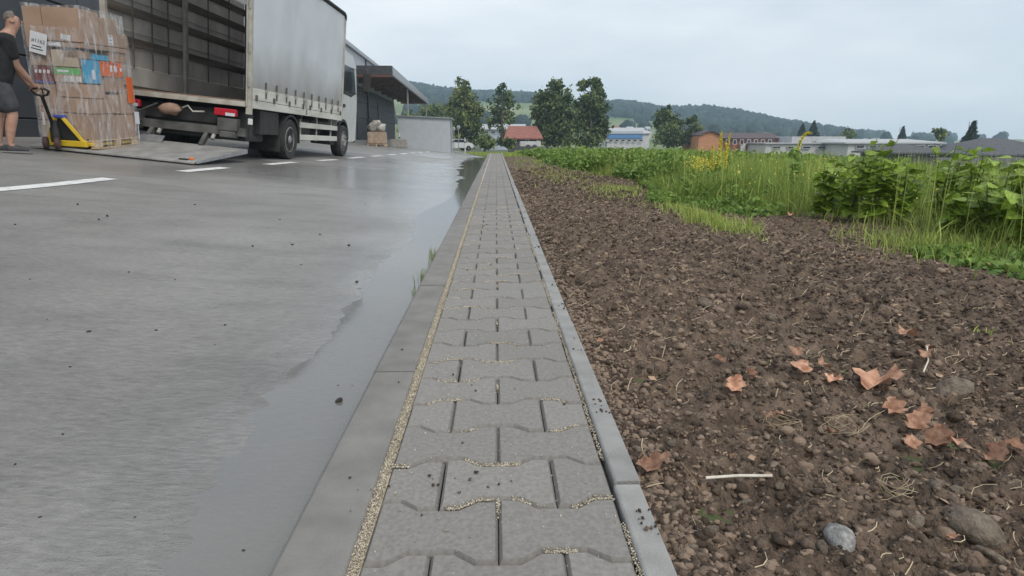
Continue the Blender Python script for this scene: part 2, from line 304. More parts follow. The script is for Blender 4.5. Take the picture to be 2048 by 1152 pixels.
# pavement: bed, interlocking pavers, kerb stones, edging stones, sand
PEND = 26.5
pav = tag(MB().box((-.333, -.6, -.2), (.25, PEND, -.022)).build('pavement', 'bed'), kind='structure')
Lh, Wd2, Nr = .0991, .0792, .0544
def outline(x0, x1):
    pts = []; xs = [x0]+[q for q in (-.066, -.034, .034, .066) if x0+.004 < q < x1-.004]+[x1]
    w = lambda x: Nr if abs(x) <= .0341 else (Wd2 if abs(x) >= .0659 else Nr+(Wd2-Nr)*(abs(x)-.034)/.032)
    return [(x, -w(x)) for x in xs]+[(x, w(x)) for x in reversed(xs)]
def paver_mesh(x0, x1, name):
    o = outline(x0, x1); n = len(o); c = ((x0+x1)/2, 0); ch = .005
    ins = [(x+(ch if x < c[0]-.02 and abs(x-x0) < 1e-6 else -ch if abs(x-x1) < 1e-6 else 0), y-math.copysign(ch, y)) for x, y in o]
    vs = [(x, y, -.03) for x, y in o]+[(x, y, -.009) for x, y in o]+[(x, y, 0) for x, y in ins]
    fs = [(k, (k+1) % n, n+(k+1) % n, n+k) for k in range(n)]+[(n+k, n+(k+1) % n, 2*n+(k+1) % n, 2*n+k) for k in range(n)]+[tuple(range(2*n, 3*n))]
    me = bpy.data.meshes.new(name); me.from_pydata(vs, [], fs); me.materials.append(M['paver']); return me
pm = [paver_mesh(-Lh, Lh, 'paver'), paver_mesh(.0015, Lh, 'paver_half'), paver_mesh(-Lh, -.0015, 'paver_half')]
rows = []; k = -9
while .875+.14*k < PEND-.1: rows.append((k, .875+.14*k)); k += 1
V = []; Fc = []; nv = 0; SAND = []
for k, y in rows:
    if y < -.1: continue
    spots = [(-.1, 0), (.1, 0)] if k % 2 == 0 else [(0, 0), (-.2, 1), (.2, 2)]
    for x, j in spots:
        z = random.gauss(0, .0011); rx, ry = random.gauss(0, .004), random.gauss(0, .004)
        T = Matrix.Translation((x+random.gauss(0, .0006), y, z))@Euler((rx, ry, random.gauss(0, .004))).to_matrix().to_4x4()
        if y < 12: o = bpy.data.objects.new('paver', pm[j]); col.objects.link(o); o.matrix_world = T; o.parent = pav
        else:
            vs = [T@v.co for v in pm[j].vertices]; V += vs; Fc += [tuple(nv+i for i in p.vertices) for p in pm[j].polygons]; nv += len(vs)
me = bpy.data.meshes.new('pavers_far'); me.from_pydata([v[:] for v in V], [], Fc); o = link('distant_pavers', me, 'paver', pav); o['kind'] = 'stuff'
def kerb_mesh(name, x0, x1, z0, z1, l, ch):
    mb = MB(); mb.prism([(x0, z0), (x1, z0), (x1, z1-ch*.6), (x1-ch*.6, z1), (x0+ch, z1), (x0, z1-ch)], -l/2, l/2, 'y'); return mb.mesh(name, .0015)
km = kerb_mesh('kerb_stone', -.331, -.2195, -.24, .0, .991, .009); em = kerb_mesh('edging_stone', .2045, .2525, -.2, .004, .993, .004)
for i in range(27):
    y = 1.069-1+i
    o = link('kerb_stone', km, 'kerb', pav, (random.gauss(0, .0012), y, random.gauss(0, .0016)), (0, random.gauss(0, .004), random.gauss(0, .0012)))
    o = link('edging_stone', em, 'edging', pav, (random.gauss(0, .0012), y+.43, random.gauss(0, .0016)), (0, random.gauss(0, .006), random.gauss(0, .0015)))
# sand: strip beside the kerb and traces in the wavy joints (grains)
n = 42000; y = .35+rng.uniform(0, 1, n)**2.0*9; wob = .0035*fbm(y*6, y*0, 2, 3)
P = np.stack([-.2095+wob*.5+np.clip(rng.normal(0, .0042, n), -.009, .009), y, -.006+rng.uniform(-.003, .0025, n)], 1)
S = rng.uniform(.0008, .0017, n)*(1+y*.12)
tetra = (np.array([[1, 1, 1], [-1, -1, 1], [-1, 1, -1], [1, -1, -1.]])*.8, np.array([[0, 2, 1], [0, 1, 3], [0, 3, 2], [1, 2, 3]]))
parts = [scatter(tetra, P, S, .15, rng.uniform(.1, 1, n)*rng.choice([.35, 1, 1, 1], n))]
ys = []; 
for k, yc in rows:                                  # patches of sand caught in the joints between rows
    if yc < .3 or yc > 6: continue
    for j in range(7):
        if random.random() < .26:
            x = random.uniform(-.19, .19); ln = random.uniform(.012, .05); m = int(260*ln/.04/(1+yc*.25))
            xx = x+rng.uniform(-ln, ln, m); ph = np.abs(((xx+(0 if k % 2 == 0 else .1))+.1) % .2-.1)
            wv = np.where(k % 2 == 0, 1, 1)*np.interp(np.abs(((xx-(.1 if k % 2 == 0 else 0)+.1) % .2)-.1), [0, .034, .066, .1], [Nr, Nr, Wd2, Wd2])+.0015
            sp_ = rng.normal(0, .0028, m); ys.append(np.stack([np.clip(xx, -.199, .199), yc+wv+sp_, np.where(np.abs(sp_) > .003, .0007, -.001)+rng.uniform(-.001, .001, m)], 1))
    if k % 2 == 0 and random.random() < .6:
        m = int(70/(1+yc*.2)); ys.append(np.stack([rng.normal(0, .0015, m), yc+rng.uniform(-.08, .08)+rng.normal(0, .012, m), rng.uniform(-.003, .001, m)], 1))
m = 5000; yb = .4+rng.uniform(0, 1, m)**1.5*6; ys.append(np.stack([.2015+rng.normal(0, .0025, m), yb, -.004+rng.uniform(-.002, .003, m)], 1)[fbm(yb*5, yb*0, 77, 3) > .0])
m = 900; ys.append(np.stack([rng.uniform(-.2, .2, m), .4+rng.uniform(0, 1, m)**1.6*5, np.full(m, .0008)], 1))
P = np.concatenate(ys); S = rng.uniform(.0008, .0016, len(P))*(1+P[:, 1]*.12)
parts.append(scatter(tetra, P, S, .15, rng.uniform(.1, 1, len(P))))
Vv, Ff, Tt = merge(parts); o = link('joint_sand', np_mesh('joint_sand', Vv, Ff, Tt), 'sand', pav); o['kind'] = 'stuff'
# strip of sand bedding under the grains
MB().box((-.2195, -.5, -.03), (-.1995, PEND, -.0075)).build('sand_strip', mat('sand_bed', (.42, .37, .28), (.55, .49, .39), .95, 70, bump=.5, bscale=300), pav)
# crumbs of soil on the pavement and the edging stones
n = 190; y = .5+rng.uniform(0, 1, n)**1.5*10; onE = rng.uniform(0, 1, n) < .75
cl = np.round(y*2.3)/2.3+rng.normal(0, .035, n); x = np.where(onE, .235+rng.normal(0, .012, n), np.where(rng.uniform(0, 1, n) < .5, rng.normal(-.1, .03, n), rng.uniform(-.3, .2, n)))
yq = np.where(onE, cl, y); yq = np.where((~onE) & (rng.uniform(0, 1, n) < .35), 1.0+rng.normal(0, .02, n), yq); yq = np.clip(yq, .4, 12)
P = np.stack([x, yq, np.where(x > .203, .0055, .0015)], 1); S = rng.uniform(.001, .0036, n)*(1+.05*yq)
v, f, tt = scatter(ICO1, P, S, .25, rng.uniform(0, .5, n)); o = link('soil_crumbs', np_mesh('soil_crumbs', v, f, tt), 'clod', pav); o['kind'] = 'stuff'

# bare soil strip
EY = [.3, 3.0, 3.6, 4.3, 4.9, 5.2, 6.3, 7.5, 8.9, 10.7, 16.4, 28, 60]; EX = [2.5, 2.48, 2.5, 2.58, 2.4, 2.1, 1.65, 1.95, 2.15, 1.66, 1.25, 1.3, 1.5]
def xedge(Y): return np.interp(Y, EY, EX)
def zsoil(X, Y):
    X = np.asarray(X, float); Y = np.asarray(Y, float)
    hump = .02*np.sin(np.clip((X-.25)/2.2, 0, 1)*PI)+.05*np.exp(-((X-2.3)/.5)**2-((Y-1.0)/.35)**2)
    a = np.clip((X-.255)/.12, .12, 1); fine = 1/(1+.05*Y)
    bil = 1-np.abs(fbm(X*9, Y*9, 31, 4, .55))*2
    z = -.034+hump+a*(.030*fbm(X*2.1, Y*2.1, 30, 3)+.026*fbm(X*7, Y*7, 33, 4, .6)-.02*bil+.026*np.abs(fbm(X*17, Y*17, 35, 3))+.018*fbm(X*42, Y*42, 36, 3, .65)*fine)
    return z-drop(Y)
u = np.concatenate([np.linspace(0, 2.6, 400), np.linspace(2.62, 4.2, 40)]); yy = np.concatenate([np.linspace(-.4, .3, 16), np.geomspace(.31, 34, 860)])
XX, YY = np.meshgrid(.253+u, yy); ZZ = zsoil(XX, YY)-.25*np.clip((XX-xedge(YY)-.9)/1.0, 0, 1)-.15*np.clip((YY-27)/5, 0, 1)
soil = tag(link('soil', grid_mesh('soil', XX, YY, ZZ), 'soil'), kind='structure')
def soil_pts(n, p=1.6, lo=.45, hi=14, xmin=.27):
    y = lo+(hi-lo)*rng.uniform(0, 1, n)**p; x = xmin+(xedge(y)+.15-xmin)*rng.uniform(0, 1, n); return x, y
parts = []
for n, s0, s1, base, p in ((80000, .0018, .0055, ICO1, 2.1), (16000, .0045, .010, ICO1, 1.9), (500, .009, .016, ICO2, 1.9), (50, .016, .026, ICO2, 1.6)):
    x, y = soil_pts(n, p); 
    if s0 < .005: m = int(n*.25); x[:m] = .262+np.abs(rng.normal(0, .05, m))
    s = rng.uniform(s0, s1, n)*(1+.10*y if s0 < .01 else 1); z = zsoil(x, y)+s*.15
    sx = s[:, None]*rng.uniform(.7, 1.3, (n, 3)); sx[:, 2] *= .7
    parts.append(scatter(base, np.stack([x, y, z], 1), sx, .27 if base is ICO1 else .16, np.clip(rng.normal(.42, .22, n)+.28*fbm(x*1.3, y*.9, 44, 3), 0, 1)))
v, f, tt = merge(parts); tag(link('soil_clods', np_mesh('soil_clods', v, f, tt), 'clod'), 'loose brown clods and crumbs of earth over the bare soil strip', 'soil', kind='stuff')
# straws, roots and dry stems
n = 6500; x, y = soil_pts(n, 1.5); q = rng.uniform(0, 1, n) < .3; x = np.where(q, 1.15+.25*y*.3+rng.normal(0, .28, n), x); x = np.clip(x, .29, 2.7)
ln = rng.uniform(.010, .04, n)*rng.choice([1, 1, 1.8], n)*(1+.03*y); a = rng.uniform(0, PI, n); cv = rng.normal(0, .9, n); up = np.abs(rng.normal(0, .22, n)); w = rng.uniform(.0005, .0012, n)*(1+.16*y)
V = []
for t_ in (-.5, -.17, .17, .5):
    d = np.stack([np.cos(a+cv*t_), np.sin(a+cv*t_), 0*a], 1); px_ = x+ln*t_*d[:, 0]; py2 = y+ln*t_*d[:, 1]
    c = np.stack([px_, py2, zsoil(x, y)+.009+up*ln*(t_+.5)], 1); nrm = np.stack([-d[:, 1], d[:, 0], np.full(n, .7)], 1)*(w/2)[:, None]; V += [c-nrm, c+nrm]
V = np.stack(V, 1); fq = np.array([[0, 1, 3], [0, 3, 2], [2, 3, 5], [2, 5, 4], [4, 5, 7], [4, 7, 6]])
tag(link('straw_litter', np_mesh('straw_litter', V.reshape(-1, 3), (fq[None]+(np.arange(n)*8)[:, None, None]).reshape(-1, 3), np.repeat(rng.uniform(0, 1, n), 8)), 'straw'), 'pale straws and dry root fibres strewn over the bare soil', 'straw', kind='stuff')

n = 1300; x, y = soil_pts(n, 1.7); q = rng.uniform(0, 1, n) < .4; x = np.where(q, 1.0+.22*y+rng.normal(0, .22, n), x); x = np.clip(x, .3, 2.6)
v, f, tt = leafcards(np.stack([x, y, zsoil(x, y)+.006], 1), rng.uniform(.006, .02, n)*(1+.06*y), rng.uniform(0, 1, n), 1.4); v[:, 2] = v[:, 2]*.5+.5*(np.repeat(zsoil(x, y)+.008, 4))
tag(link('leaf_scraps', np_mesh('leaf_scraps', v, f, tt), mat('scrap', (.10, .055, .035), (.40, .27, .18), .9, 30, tint=True)), 'torn scraps of dry leaves and bark mixed into the bare soil', 'litter', kind='stuff')
# stones one can pick out in the soil
def stone_mesh(seed, flat=.65, ang=.12):
    r2 = np.random.default_rng(seed); V0, F0 = ICO2; k = np.ones(len(V0))
    for i in range(7):
        d = r2.normal(size=3); d /= np.linalg.norm(d); k += ang*np.clip(V0@d, 0, 1)**3*r2.normal()*1.3
    Vv = V0*k[:, None]*np.array([1, .8, flat]); return np_mesh('stone', Vv, F0, sm=True)
SM = [stone_mesh(s, f, a) for s, f, a in ((1, .5, .26), (2, .6, .22), (3, .42, .28), (4, .6, .28), (5, .55, .3))]
SP = [stone_mesh(6, .7, .25)]
def soil_at(x, y):
    d = FW+RT*(x-1024)/F-UP*(y-576)/F; tt_ = np.geomspace(.5, 40, 6000); P = CAM+tt_[:, None]*d; i = int(np.argmax(P[:, 2] < zsoil(P[:, 0], P[:, 1]))); return P[i]
def stone(x, y, wpx, label, group=None, pale=False, i=None, sink=.35):
    P = soil_at(x, y); zc = (P-CAM)@FW; r = wpx*.44*zc/F; me = (SP if pale else SM)[0 if pale else (i if i is not None else random.randrange(5))]
    o = link('stone', me, 'stone_pale' if pale else 'stone', None, (P[0], P[1], zsoil(P[0], P[1])+r*(.6-sink)), (random.gauss(0, .25), random.gauss(0, .25), random.uniform(0, 6))); o.scale = (r, r, r)
    return tag(o, label, 'stone', group)
stone(1685, 1085, 72, 'pale grey angular stone with a white face lying in the near soil', pale=True)
stone(1905, 785, 88, 'large flat brown-grey stone half buried beside the biggest dead leaf', i=0, sink=.5)
stone(1236, 842, 30, 'blue-grey stone lying right against the edging stone', i=1)
_b = stone(1960, 1050, 150, 'biggest earth-covered boulder at the right bottom corner', i=4, sink=.75)
stone(1975, 1115, 62, 'rounded brown stone below the earth-covered boulder', i=1)
stone(1835, 1048, 42, 'round dark stone just left of the earth-covered boulder', i=3)
stone(1305, 932 - 60, 34, 'round brown stone a little below the blue-grey stone at the edging', i=1)
stone(1868, 975, 40, 'rounded grey stone above the earth-covered boulder', i=0)
stone(1410, 610, 46, 'dark flat stone in the middle of the soil beyond the dead leaves', i=2)
for (x, y, w) in [(1270, 905, 40), (1300, 985, 26), (1345, 1015, 30), (1345, 890, 24), (1400, 750, 20), (1492, 1008, 36), (1560, 975, 26), (1665, 962, 26), (1640, 1100, 44), (1580, 1020, 22), (1420, 1065, 40), (1380, 1100, 46), (1480, 960, 28), (1335, 810, 22), (1520, 1095, 30), (1915, 985, 34), (1690, 870, 20), (1470, 690, 22), (1545, 640, 26), (1700, 640, 24), (1800, 690, 24), (1345, 560, 22), (1310, 440, 16), (1880, 590, 26), (1450, 545, 24)]:
    stone(x, y, w, 'small rounded stone half sunk in the bare brown soil', 'small stones in the soil')
# dead leaves
def leaf_mesh(seed):
    r2 = random.Random(seed); n = 9; L1 = []; 
    for i in range(n+1):
        t_ = i/n; w = .38*math.sin(PI*min(1, t_*1.05))**.7*(1+.35*math.sin(t_*19+seed)*(t_ > .15))+.01; L1.append((t_-.5, w, .16*math.sin(t_*5+seed)+r2.gauss(0, .03)))
    vs = []; fs = []
    for (x, w, z) in L1: vs += [(x, -w, z+w*r2.uniform(.1, .6)), (x, 0, z), (x, w, z+w*r2.uniform(.1, .6))]
    for i in range(n): a = i*3; fs += [(a, a+1, a+4, a+3), (a+1, a+2, a+5, a+4)]
    me = bpy.data.meshes.new('dead_leaf'); me.from_pydata(vs, [], fs); smooth(me); return me
LM = [leaf_mesh(s) for s in range(5)]
def dead_leaf(x, y, wpx, label, group=None, rot=None):
    P = soil_at(x, y); zc = (P-CAM)@FW; s = wpx*1.05*zc/F
    o = link('dead_leaf', random.choice(LM), 'dead_leaf', None, (P[0], P[1], max(P[2], float(zsoil(P[0], P[1])), float(zsoil(P[0]+s*.3, P[1])), float(zsoil(P[0]-s*.3, P[1])))+.018), (random.gauss(0, .3), random.gauss(0, .25), random.uniform(0, 6) if rot is None else rot)); o.scale = (s, s, s)
    return tag(o, label, 'leaf', group)
dead_leaf(1752, 782, 92, 'largest curled brown dead leaf lying in the row of leaves', rot=2.3)
dead_leaf(1306, 943, 66, 'single orange-brown dead leaf lying close to the edging stone', rot=0)
for (x, y, w) in [(1470, 782, 40), (1502, 762, 26), (1600, 750, 44), (1665, 770, 34), (1788, 830, 46), (1848, 838, 34), (1832, 862, 50), (1875, 890, 56), (1985, 935, 54), (1812, 678, 40), (1590, 720, 26), (1440, 733, 28), (1660, 880, 26), (1545, 845, 36), (1645, 740, 32), (1905, 905, 40), (1820, 900, 34), (2030, 905, 40), (1900, 1100, 30), (1850, 722, 26), (2000, 545, 50), (1580, 436, 18), (1130, 715, 14), (1200, 695, 16)]:
    dead_leaf(x, y, w, 'crumpled reddish-brown dead leaf on the bare soil', 'dead leaves on the soil')
# sticks
def stick(pix, r, m, label, lift=.006):
    P = [soil_at(*q) for q in pix]; pts = [(p[0], p[1], zsoil(p[0], p[1])+lift+l) for p, l in zip(P, np.linspace(0, .01, len(P)))]
    z = max(p[2] for p in pts); pts = [(p[0], p[1], .6*z+.4*p[2]) for p in pts]
    return tag(MB().tube(pts, r, 6).build('stick', m, sm=40), label, 'stick')
stick([(1410, 976), (1475, 972), (1543, 968)], .0028, 'peeled_stick', 'straight peeled white stick lying on the near soil')
stick([(1360, 930), (1385, 975), (1398, 1012)], .0016, 'straw', 'thin straw-coloured stem lying left of the white stick')
stick([(1845, 755), (1855, 730), (1852, 705)], .002, 'peeled_stick', 'short curved pale twig above the row of dead leaves')
stick([(1112, 572), (1130, 590), (1142, 607)], .003, 'straw', 'pale curved root fibre at the far edging stone')
def tangle(x, y, rad, n, label):
    P = soil_at(x, y); root = empty('straw_bundle', (P[0], P[1], float(zsoil(P[0], P[1]))))
    for k in range(n):
        a = random.uniform(0, 6.28); r0 = rad*random.uniform(.3, 1); pts = []
        for i in range(6): t = i/5; pts.append((r0*math.cos(a+t*2.6)*(1.4), r0*math.sin(a+t*2.6)*.8+random.gauss(0, .002), .012+.012*math.sin(t*3.1+k)+random.uniform(0, .006)))
        MB().tube(pts, .0007, 5).build('strand', 'peeled_straw', root, sm=60)
    tag(root, label, 'straw')
mat('peeled_straw', (.26, .205, .13), (.44, .36, .24), .85, 30)
tangle(1690, 862, .05, 12, 'tangled bundle of dry straw below the largest dead leaf'); tangle(1555, 858, .04, 8, 'loose straw tangle left of the straw bundle'); tangle(1790, 985, .028, 8, 'small curled straw knot above the boulder')
for k in range(16):
    x, y = random.choice([(1130, 610), (1180, 690), (1300, 590), (1390, 560), (1240, 640), (1470, 660), (1740, 640), (1860, 760), (1520, 790), (1600, 700), (1430, 950), (1720, 1010), (1940, 700), (1320, 720)]); x += random.gauss(0, 18); y += random.gauss(0, 10); P = soil_at(x, y); a = random.uniform(0, 3.14); l = random.uniform(.03, .07); up = random.uniform(.1, .8)
    tag(MB().tube([(P[0]+l*math.cos(a)*t, P[1]+l*math.sin(a)*t, float(zsoil(P[0], P[1]))+.004+l*up*t*(1.2-.5*t)) for t in (0, .35, .7, 1)], .0012*(1+.1*P[1]), 5).build('dry_stem', 'peeled_straw', sm=60), 'thin dry straw stem sticking out of the bare soil', 'stem', 'dry stems in the soil')
# grit on the yard
GR = [(178, 665, 9), (312, 662, 5), (140, 735, 5), (125, 870, 6), (80, 1035, 6), (487, 1105, 10), (450, 651, 6), (698, 492, 6), (714, 565, 7), (505, 493, 6), (602, 530, 4), (585, 490, 5), (640, 470, 5), (215, 433, 6), (198, 440, 5), (676, 775, 9), (706, 776, 9), (155, 410, 6), (350, 560, 4), (60, 560, 4), (430, 690, 4), (258, 545, 4), (560, 440, 4), (95, 640, 4), (30, 930, 5), (270, 1035, 5), (390, 410, 4), (30, 450, 4)]
def yard_at(x, y, w=False):
    d = FW+RT*(x-1024)/F-UP*(y-576)/F; tt_ = np.geomspace(.5, 80, 9000); P = CAM+tt_[:, None]*d; h = zroad(P[:, 0], P[:, 1])
    if w: h = np.maximum(h, WATER-drop(P[:, 1]))
    return P[int(np.argmax(P[:, 2] < h))]
for (x, y, w) in GR:
    P = yard_at(x, y); r = w/2*((P-CAM)@FW)/F*1.1; o = link('pebble', random.choice(SM), 'grit', None, (P[0], P[1], P[2]+r*.5), (0, 0, random.uniform(0, 6))); o.data = o.data.copy(); o.data.materials.clear(); o.data.materials.append(M['grit']); o.scale = (r, r, r)
    tag(o, 'tiny dark pebble lying on the grey concrete yard', 'pebble', 'dark pebbles on the yard')
P = yard_at(678, 803, True); sc_ = 13*((P-CAM)@FW)/F
me = SM[4].copy(); me.materials.clear(); o = link('puddle_stone', me, 'grit', None, (P[0], P[1], P[2]+sc_*.1), (.2, -.5, .4)); o.scale = (sc_*.8, sc_*.6, sc_*1.0); tag(o, 'black stone chip poking out of the puddle near the kerb', 'stone')
P = np.array([(.028, 1.04, .004), (.018, 1.015, .004)])
for i, q in enumerate(P):
    me = SM[i].copy(); me.materials.clear(); o = link('pebble', me, 'grit' if i == 0 else 'stone', None, (q[0]-.068, q[1], .004), (0, 0, i)); o.scale = (.0045, .0045, .0045)
    tag(o, ('dark crumb' if i == 0 else 'round grey pebble')+' lying on the near pavers', 'pebble')
# ---------------------------------------------------------------- hills, woods, trees, houses
mat('forest', (.010, .026, .024), (.03, .055, .042), .95, .25, tint=True)
mat('leaf_dark', (.045, .08, .026), (.24, .30, .11), .75, 1.2, tint=True, trans=.35)
mat('leaf_mid', (.05, .078, .022), (.24, .275, .085), .75, 1.2, tint=True, trans=.25)
mat('leaf_conifer', (.018, .035, .018), (.05, .075, .035), .8, 1.2, tint=True, trans=.1)
mat('bark', (.05, .04, .032), (.12, .10, .085), .95, 6, bump=.5)
mat('bark_pale', (.16, .15, .135), (.3, .29, .27), .95, 6, bump=.5)
PX = np.array([-900, 300, 600, 820, 850, 900, 960, 1060, 1100, 1180, 1230, 1290, 1310, 1400, 1480, 1540, 1600, 1660, 1700, 1800, 2048, 3000.])
PYs = np.array([205, 195, 190, 189, 193, 201, 203, 207, 217, 226, 221, 227, 231, 231, 241, 251, 261, 270, 276, 279, 280, 280.])
cols = np.arange(-900, 2900, 14.); ts = np.concatenate([np.linspace(0, 1, 34), [1.06, 1.2]])
D0, D1 = 230., 820.
def hill_pt(px, tt_):
    dist = D0+(D1-D0)*tt_; yr = np.interp(px, PX, PYs)+3.0*fbm(px/60., px*0, 50, 3)
    ang = (px-992)/F; X = ang*dist; zr = .6+(277-yr)/F*D1/.9725
    lo = zfield(X, dist); e = np.clip(tt_, 0, 1); s_ = e*e*(3-2*e)*.55+e*.45
    z = lo+(zr-lo)*s_+np.where(tt_ <= 1, 4*fbm(X/60, dist/60, 55, 3)*np.sin(e*PI), 0); z = np.where(tt_ > 1, lo+(zr-lo)*np.clip(1-(tt_-1)*3, 0, 1), z)
    return X, dist, z
CX, TS = np.meshgrid(cols, ts); HX, HY, HZ = hill_pt(CX, TS)
HZ[0] -= 3
tag(link('hills', grid_mesh('hills', HX, HY, HZ), 'meadow'), kind='structure')
n = 30000; px = rng.uniform(300, 2000, n); tt_ = rng.uniform(.12, 1.0, n); X, Y, Z = hill_pt(px, tt_); qx, qy = proj(np.stack([X, Y, Z], 1))
low = np.interp(px, [0, 830, 1060, 1180, 1230, 1300, 1400, 1700], [203, 197, 207, 226, 236, 243, 262, 276])+2.5*fbm(px/40, px*0, 61, 3)
keep = (qy < low) | ((np.abs(px-885) < 60) & (qy > 212) & (qy < 236) & (fbm(px/25, qy/6, 65, 2) > -.3)) | ((qy > 240) & (fbm(px/18, qy/5, 66, 2) > .5))
keep &= rng.uniform(0, 1, n) < np.clip(.5+.35*(tt_), 0, 1)
P = np.stack([X, Y, Z], 1)[keep]; m = len(P); hh = rng.uniform(3.2, 7.5, m)
S = np.stack([hh*rng.uniform(.42, .6, m), hh*rng.uniform(.42, .6, m), hh*.72], 1); P[:, 2] += hh*.55
v, f, tt2 = scatter(ICO2, P, S, .14, np.clip(rng.normal(.4, .25, m), 0, 1))
tag(link('far_woods', np_mesh('far_woods', v, f, tt2), 'forest'), 'dark woods covering the distant hill ridges', 'forest', kind='stuff')

def ell_pts(c, r, n, shell=.55):
    d = rng.normal(size=(n, 3)); d /= np.linalg.norm(d, axis=1)[:, None]; q = rng.uniform(shell, 1.08, n)[:, None]; return c+d*q*r
def tree(name, label, lobes, z, basepx, mleaf, nd=1.0, leaf=.42, bark='bark', group=None, trunkr=.22, dy=.8):
    b = at(basepx[0], basepx[1], z); root = empty(name, b); cs = []
    for (lx, ly, rx, ry) in lobes:
        c = at(lx, ly, z)+np.array([0, rng.normal()*rx*z/F*.35, 0]); cs.append((c-b, np.array([rx, rx*dy, ry])*z/F))
    parts = []
    for c, r in cs:
        k = int(r[0]*r[2]*270*nd); lumps = ell_pts(c, r*.82, max(6, int(r[0]*r[2]*7)), .45)
        idx = rng.integers(0, len(lumps), k); P = lumps[idx]+rng.normal(size=(k, 3))*r.mean()*.22
        lt = rng.uniform(.15, .75, len(lumps)); tn = np.clip(lt[idx]+rng.normal(0, .13, k), 0, 1)
        parts.append(leafcards(P, rng.uniform(.6, 1.3, k)*leaf*.76, tn))
    v, f, t_ = merge(parts); link('crown', np_mesh('crown', v, f, t_), mleaf, root)
    top = max(c[2] for c, r in cs); mb = MB(); xs = [cs[0][0]*q for q in (0, .3, .6, .95)]
    mb.tube([(p[0]*(.2+.8*i/3), p[1]*i/3, p[2]) for i, p in enumerate(xs)], [trunkr*1.3, trunkr, trunkr*.6, trunkr*.15], 8); mb.build('trunk', bark, root, sm=60)
    for c, r in cs:
        h0 = max(.12*top, c[2]-r[2]*1.5); q = h0/top; s_ = (cs[0][0][0]*q*(.2+.8*q), cs[0][0][1]*q, h0)
        MB().tube([s_, ((s_[0]+c[0])/2, (s_[1]+c[1])/2, (s_[2]+c[2])/2+.1), tuple(c)], [trunkr*.45, trunkr*.3, trunkr*.1], 6).build('limb', bark, root, sm=60)
    return tag(root, label, 'tree', group)
G = 'tall trees behind the yard'
tree('deciduous_tree', 'airy pale-stemmed tree with a pointed crown right behind the grey shed', [(925, 172, 17, 20), (922, 202, 30, 26), (903, 222, 25, 20), (945, 222, 24, 24), (922, 245, 42, 28), (897, 255, 24, 20), (948, 258, 24, 22), (925, 276, 42, 15)], 92, (925, 292), 'leaf_mid', .75, .40, 'bark_pale', G)
tree('deciduous_tree', 'thin open-crowned tree standing in front of the red-roofed house', [(1003, 178, 14, 14), (1012, 193, 20, 16), (998, 212, 26, 18), (1026, 212, 16, 13), (1005, 236, 32, 17), (982, 243, 14, 12), (1006, 262, 15, 14), (1003, 282, 15, 12)], 96, (1004, 293), 'leaf_dark', .6, .38, 'bark', G)
tree('deciduous_tree', 'broad dense dark-green tree, left one of the touching pair', [(1105, 178, 20, 17), (1120, 172, 11, 12), (1090, 200, 24, 22), (1128, 205, 22, 25), (1105, 225, 40, 28), (1080, 235, 17, 25), (1135, 245, 22, 28), (1105, 260, 37, 25), (1112, 280, 36, 14)], 88, (1108, 292), 'leaf_dark', 1.15, .42, 'bark', G)
tree('deciduous_tree', 'tallest dense tree with a notched top, right one of the touching pair', [(1187, 168, 17, 19), (1205, 183, 12, 15), (1165, 174, 10, 12), (1182, 200, 30, 22), (1165, 215, 22, 22), (1200, 225, 19, 28), (1182, 245, 37, 28), (1195, 263, 25, 22), (1172, 279, 38, 14)], 90, (1180, 292), 'leaf_dark', 1.15, .42, 'bark', G)
tree('deciduous_tree', 'round medium tree left of the orange brick building', [(1335, 224, 15, 13), (1325, 243, 22, 20), (1350, 244, 17, 20), (1335, 268, 33, 20), (1335, 284, 30, 10)], 104, (1335, 296), 'leaf_dark', 1.1, .42, 'bark', G)
tree('deciduous_tree', 'smaller leaning tree touching the gable of the orange brick building', [(1385, 247, 14, 12), (1390, 262, 18, 15), (1372, 275, 17, 14), (1395, 280, 14, 10)], 102, (1383, 296), 'leaf_dark', 1.0, .4, 'bark', G)
for (x, y, rx, ry, z, lab) in [(975, 285, 16, 10, 75, 'low round bush behind the marker post at the end of the yard'), (1018, 287, 9, 9, 72, 'small pale green bush in front of the red-roofed house'), (815, 250, 16, 32, 90, 'dark bushy tree squeezed between the warehouse canopy and the shed'), (862, 228, 20, 22, 120, 'bushy dark green tree behind the grey shed roof'), (1700, 270, 9, 6, 130, 'low green bush behind the flat-roofed white building'), (1697, 268, 16, 6, 140, 'olive bush between the white building and the hip roof'), (1880, 268, 12, 10, 100, 'yellow-green bush left of the dark conifer')]:
    b = at(x, 296 if y > 240 else 290, z); root = empty('bush', b); c = at(x, y, z)-b; r = np.array([rx, rx, ry])*z/F; k = int(500*max(1, r[0]*r[2]))
    lumps = ell_pts(c, r*.8, 16, .4); i = rng.integers(0, 16, k); lt = rng.uniform(.2, .8, 16)
    v, f, t_ = leafcards(lumps[i]+rng.normal(size=(k, 3))*r.mean()*.28, rng.uniform(.2, .42, k), np.clip(lt[i]+rng.normal(0, .12, k), 0, 1)); link('crown', np_mesh('crown', v, f, t_), 'leaf_mid' if 'pale' in lab or 'yellow' in lab or 'olive' in lab else 'leaf_dark', root)
    MB().tube([(0, 0, 0), tuple(c)], [.1, .04], 6).build('trunk', 'bark', root); tag(root, lab, 'bush')
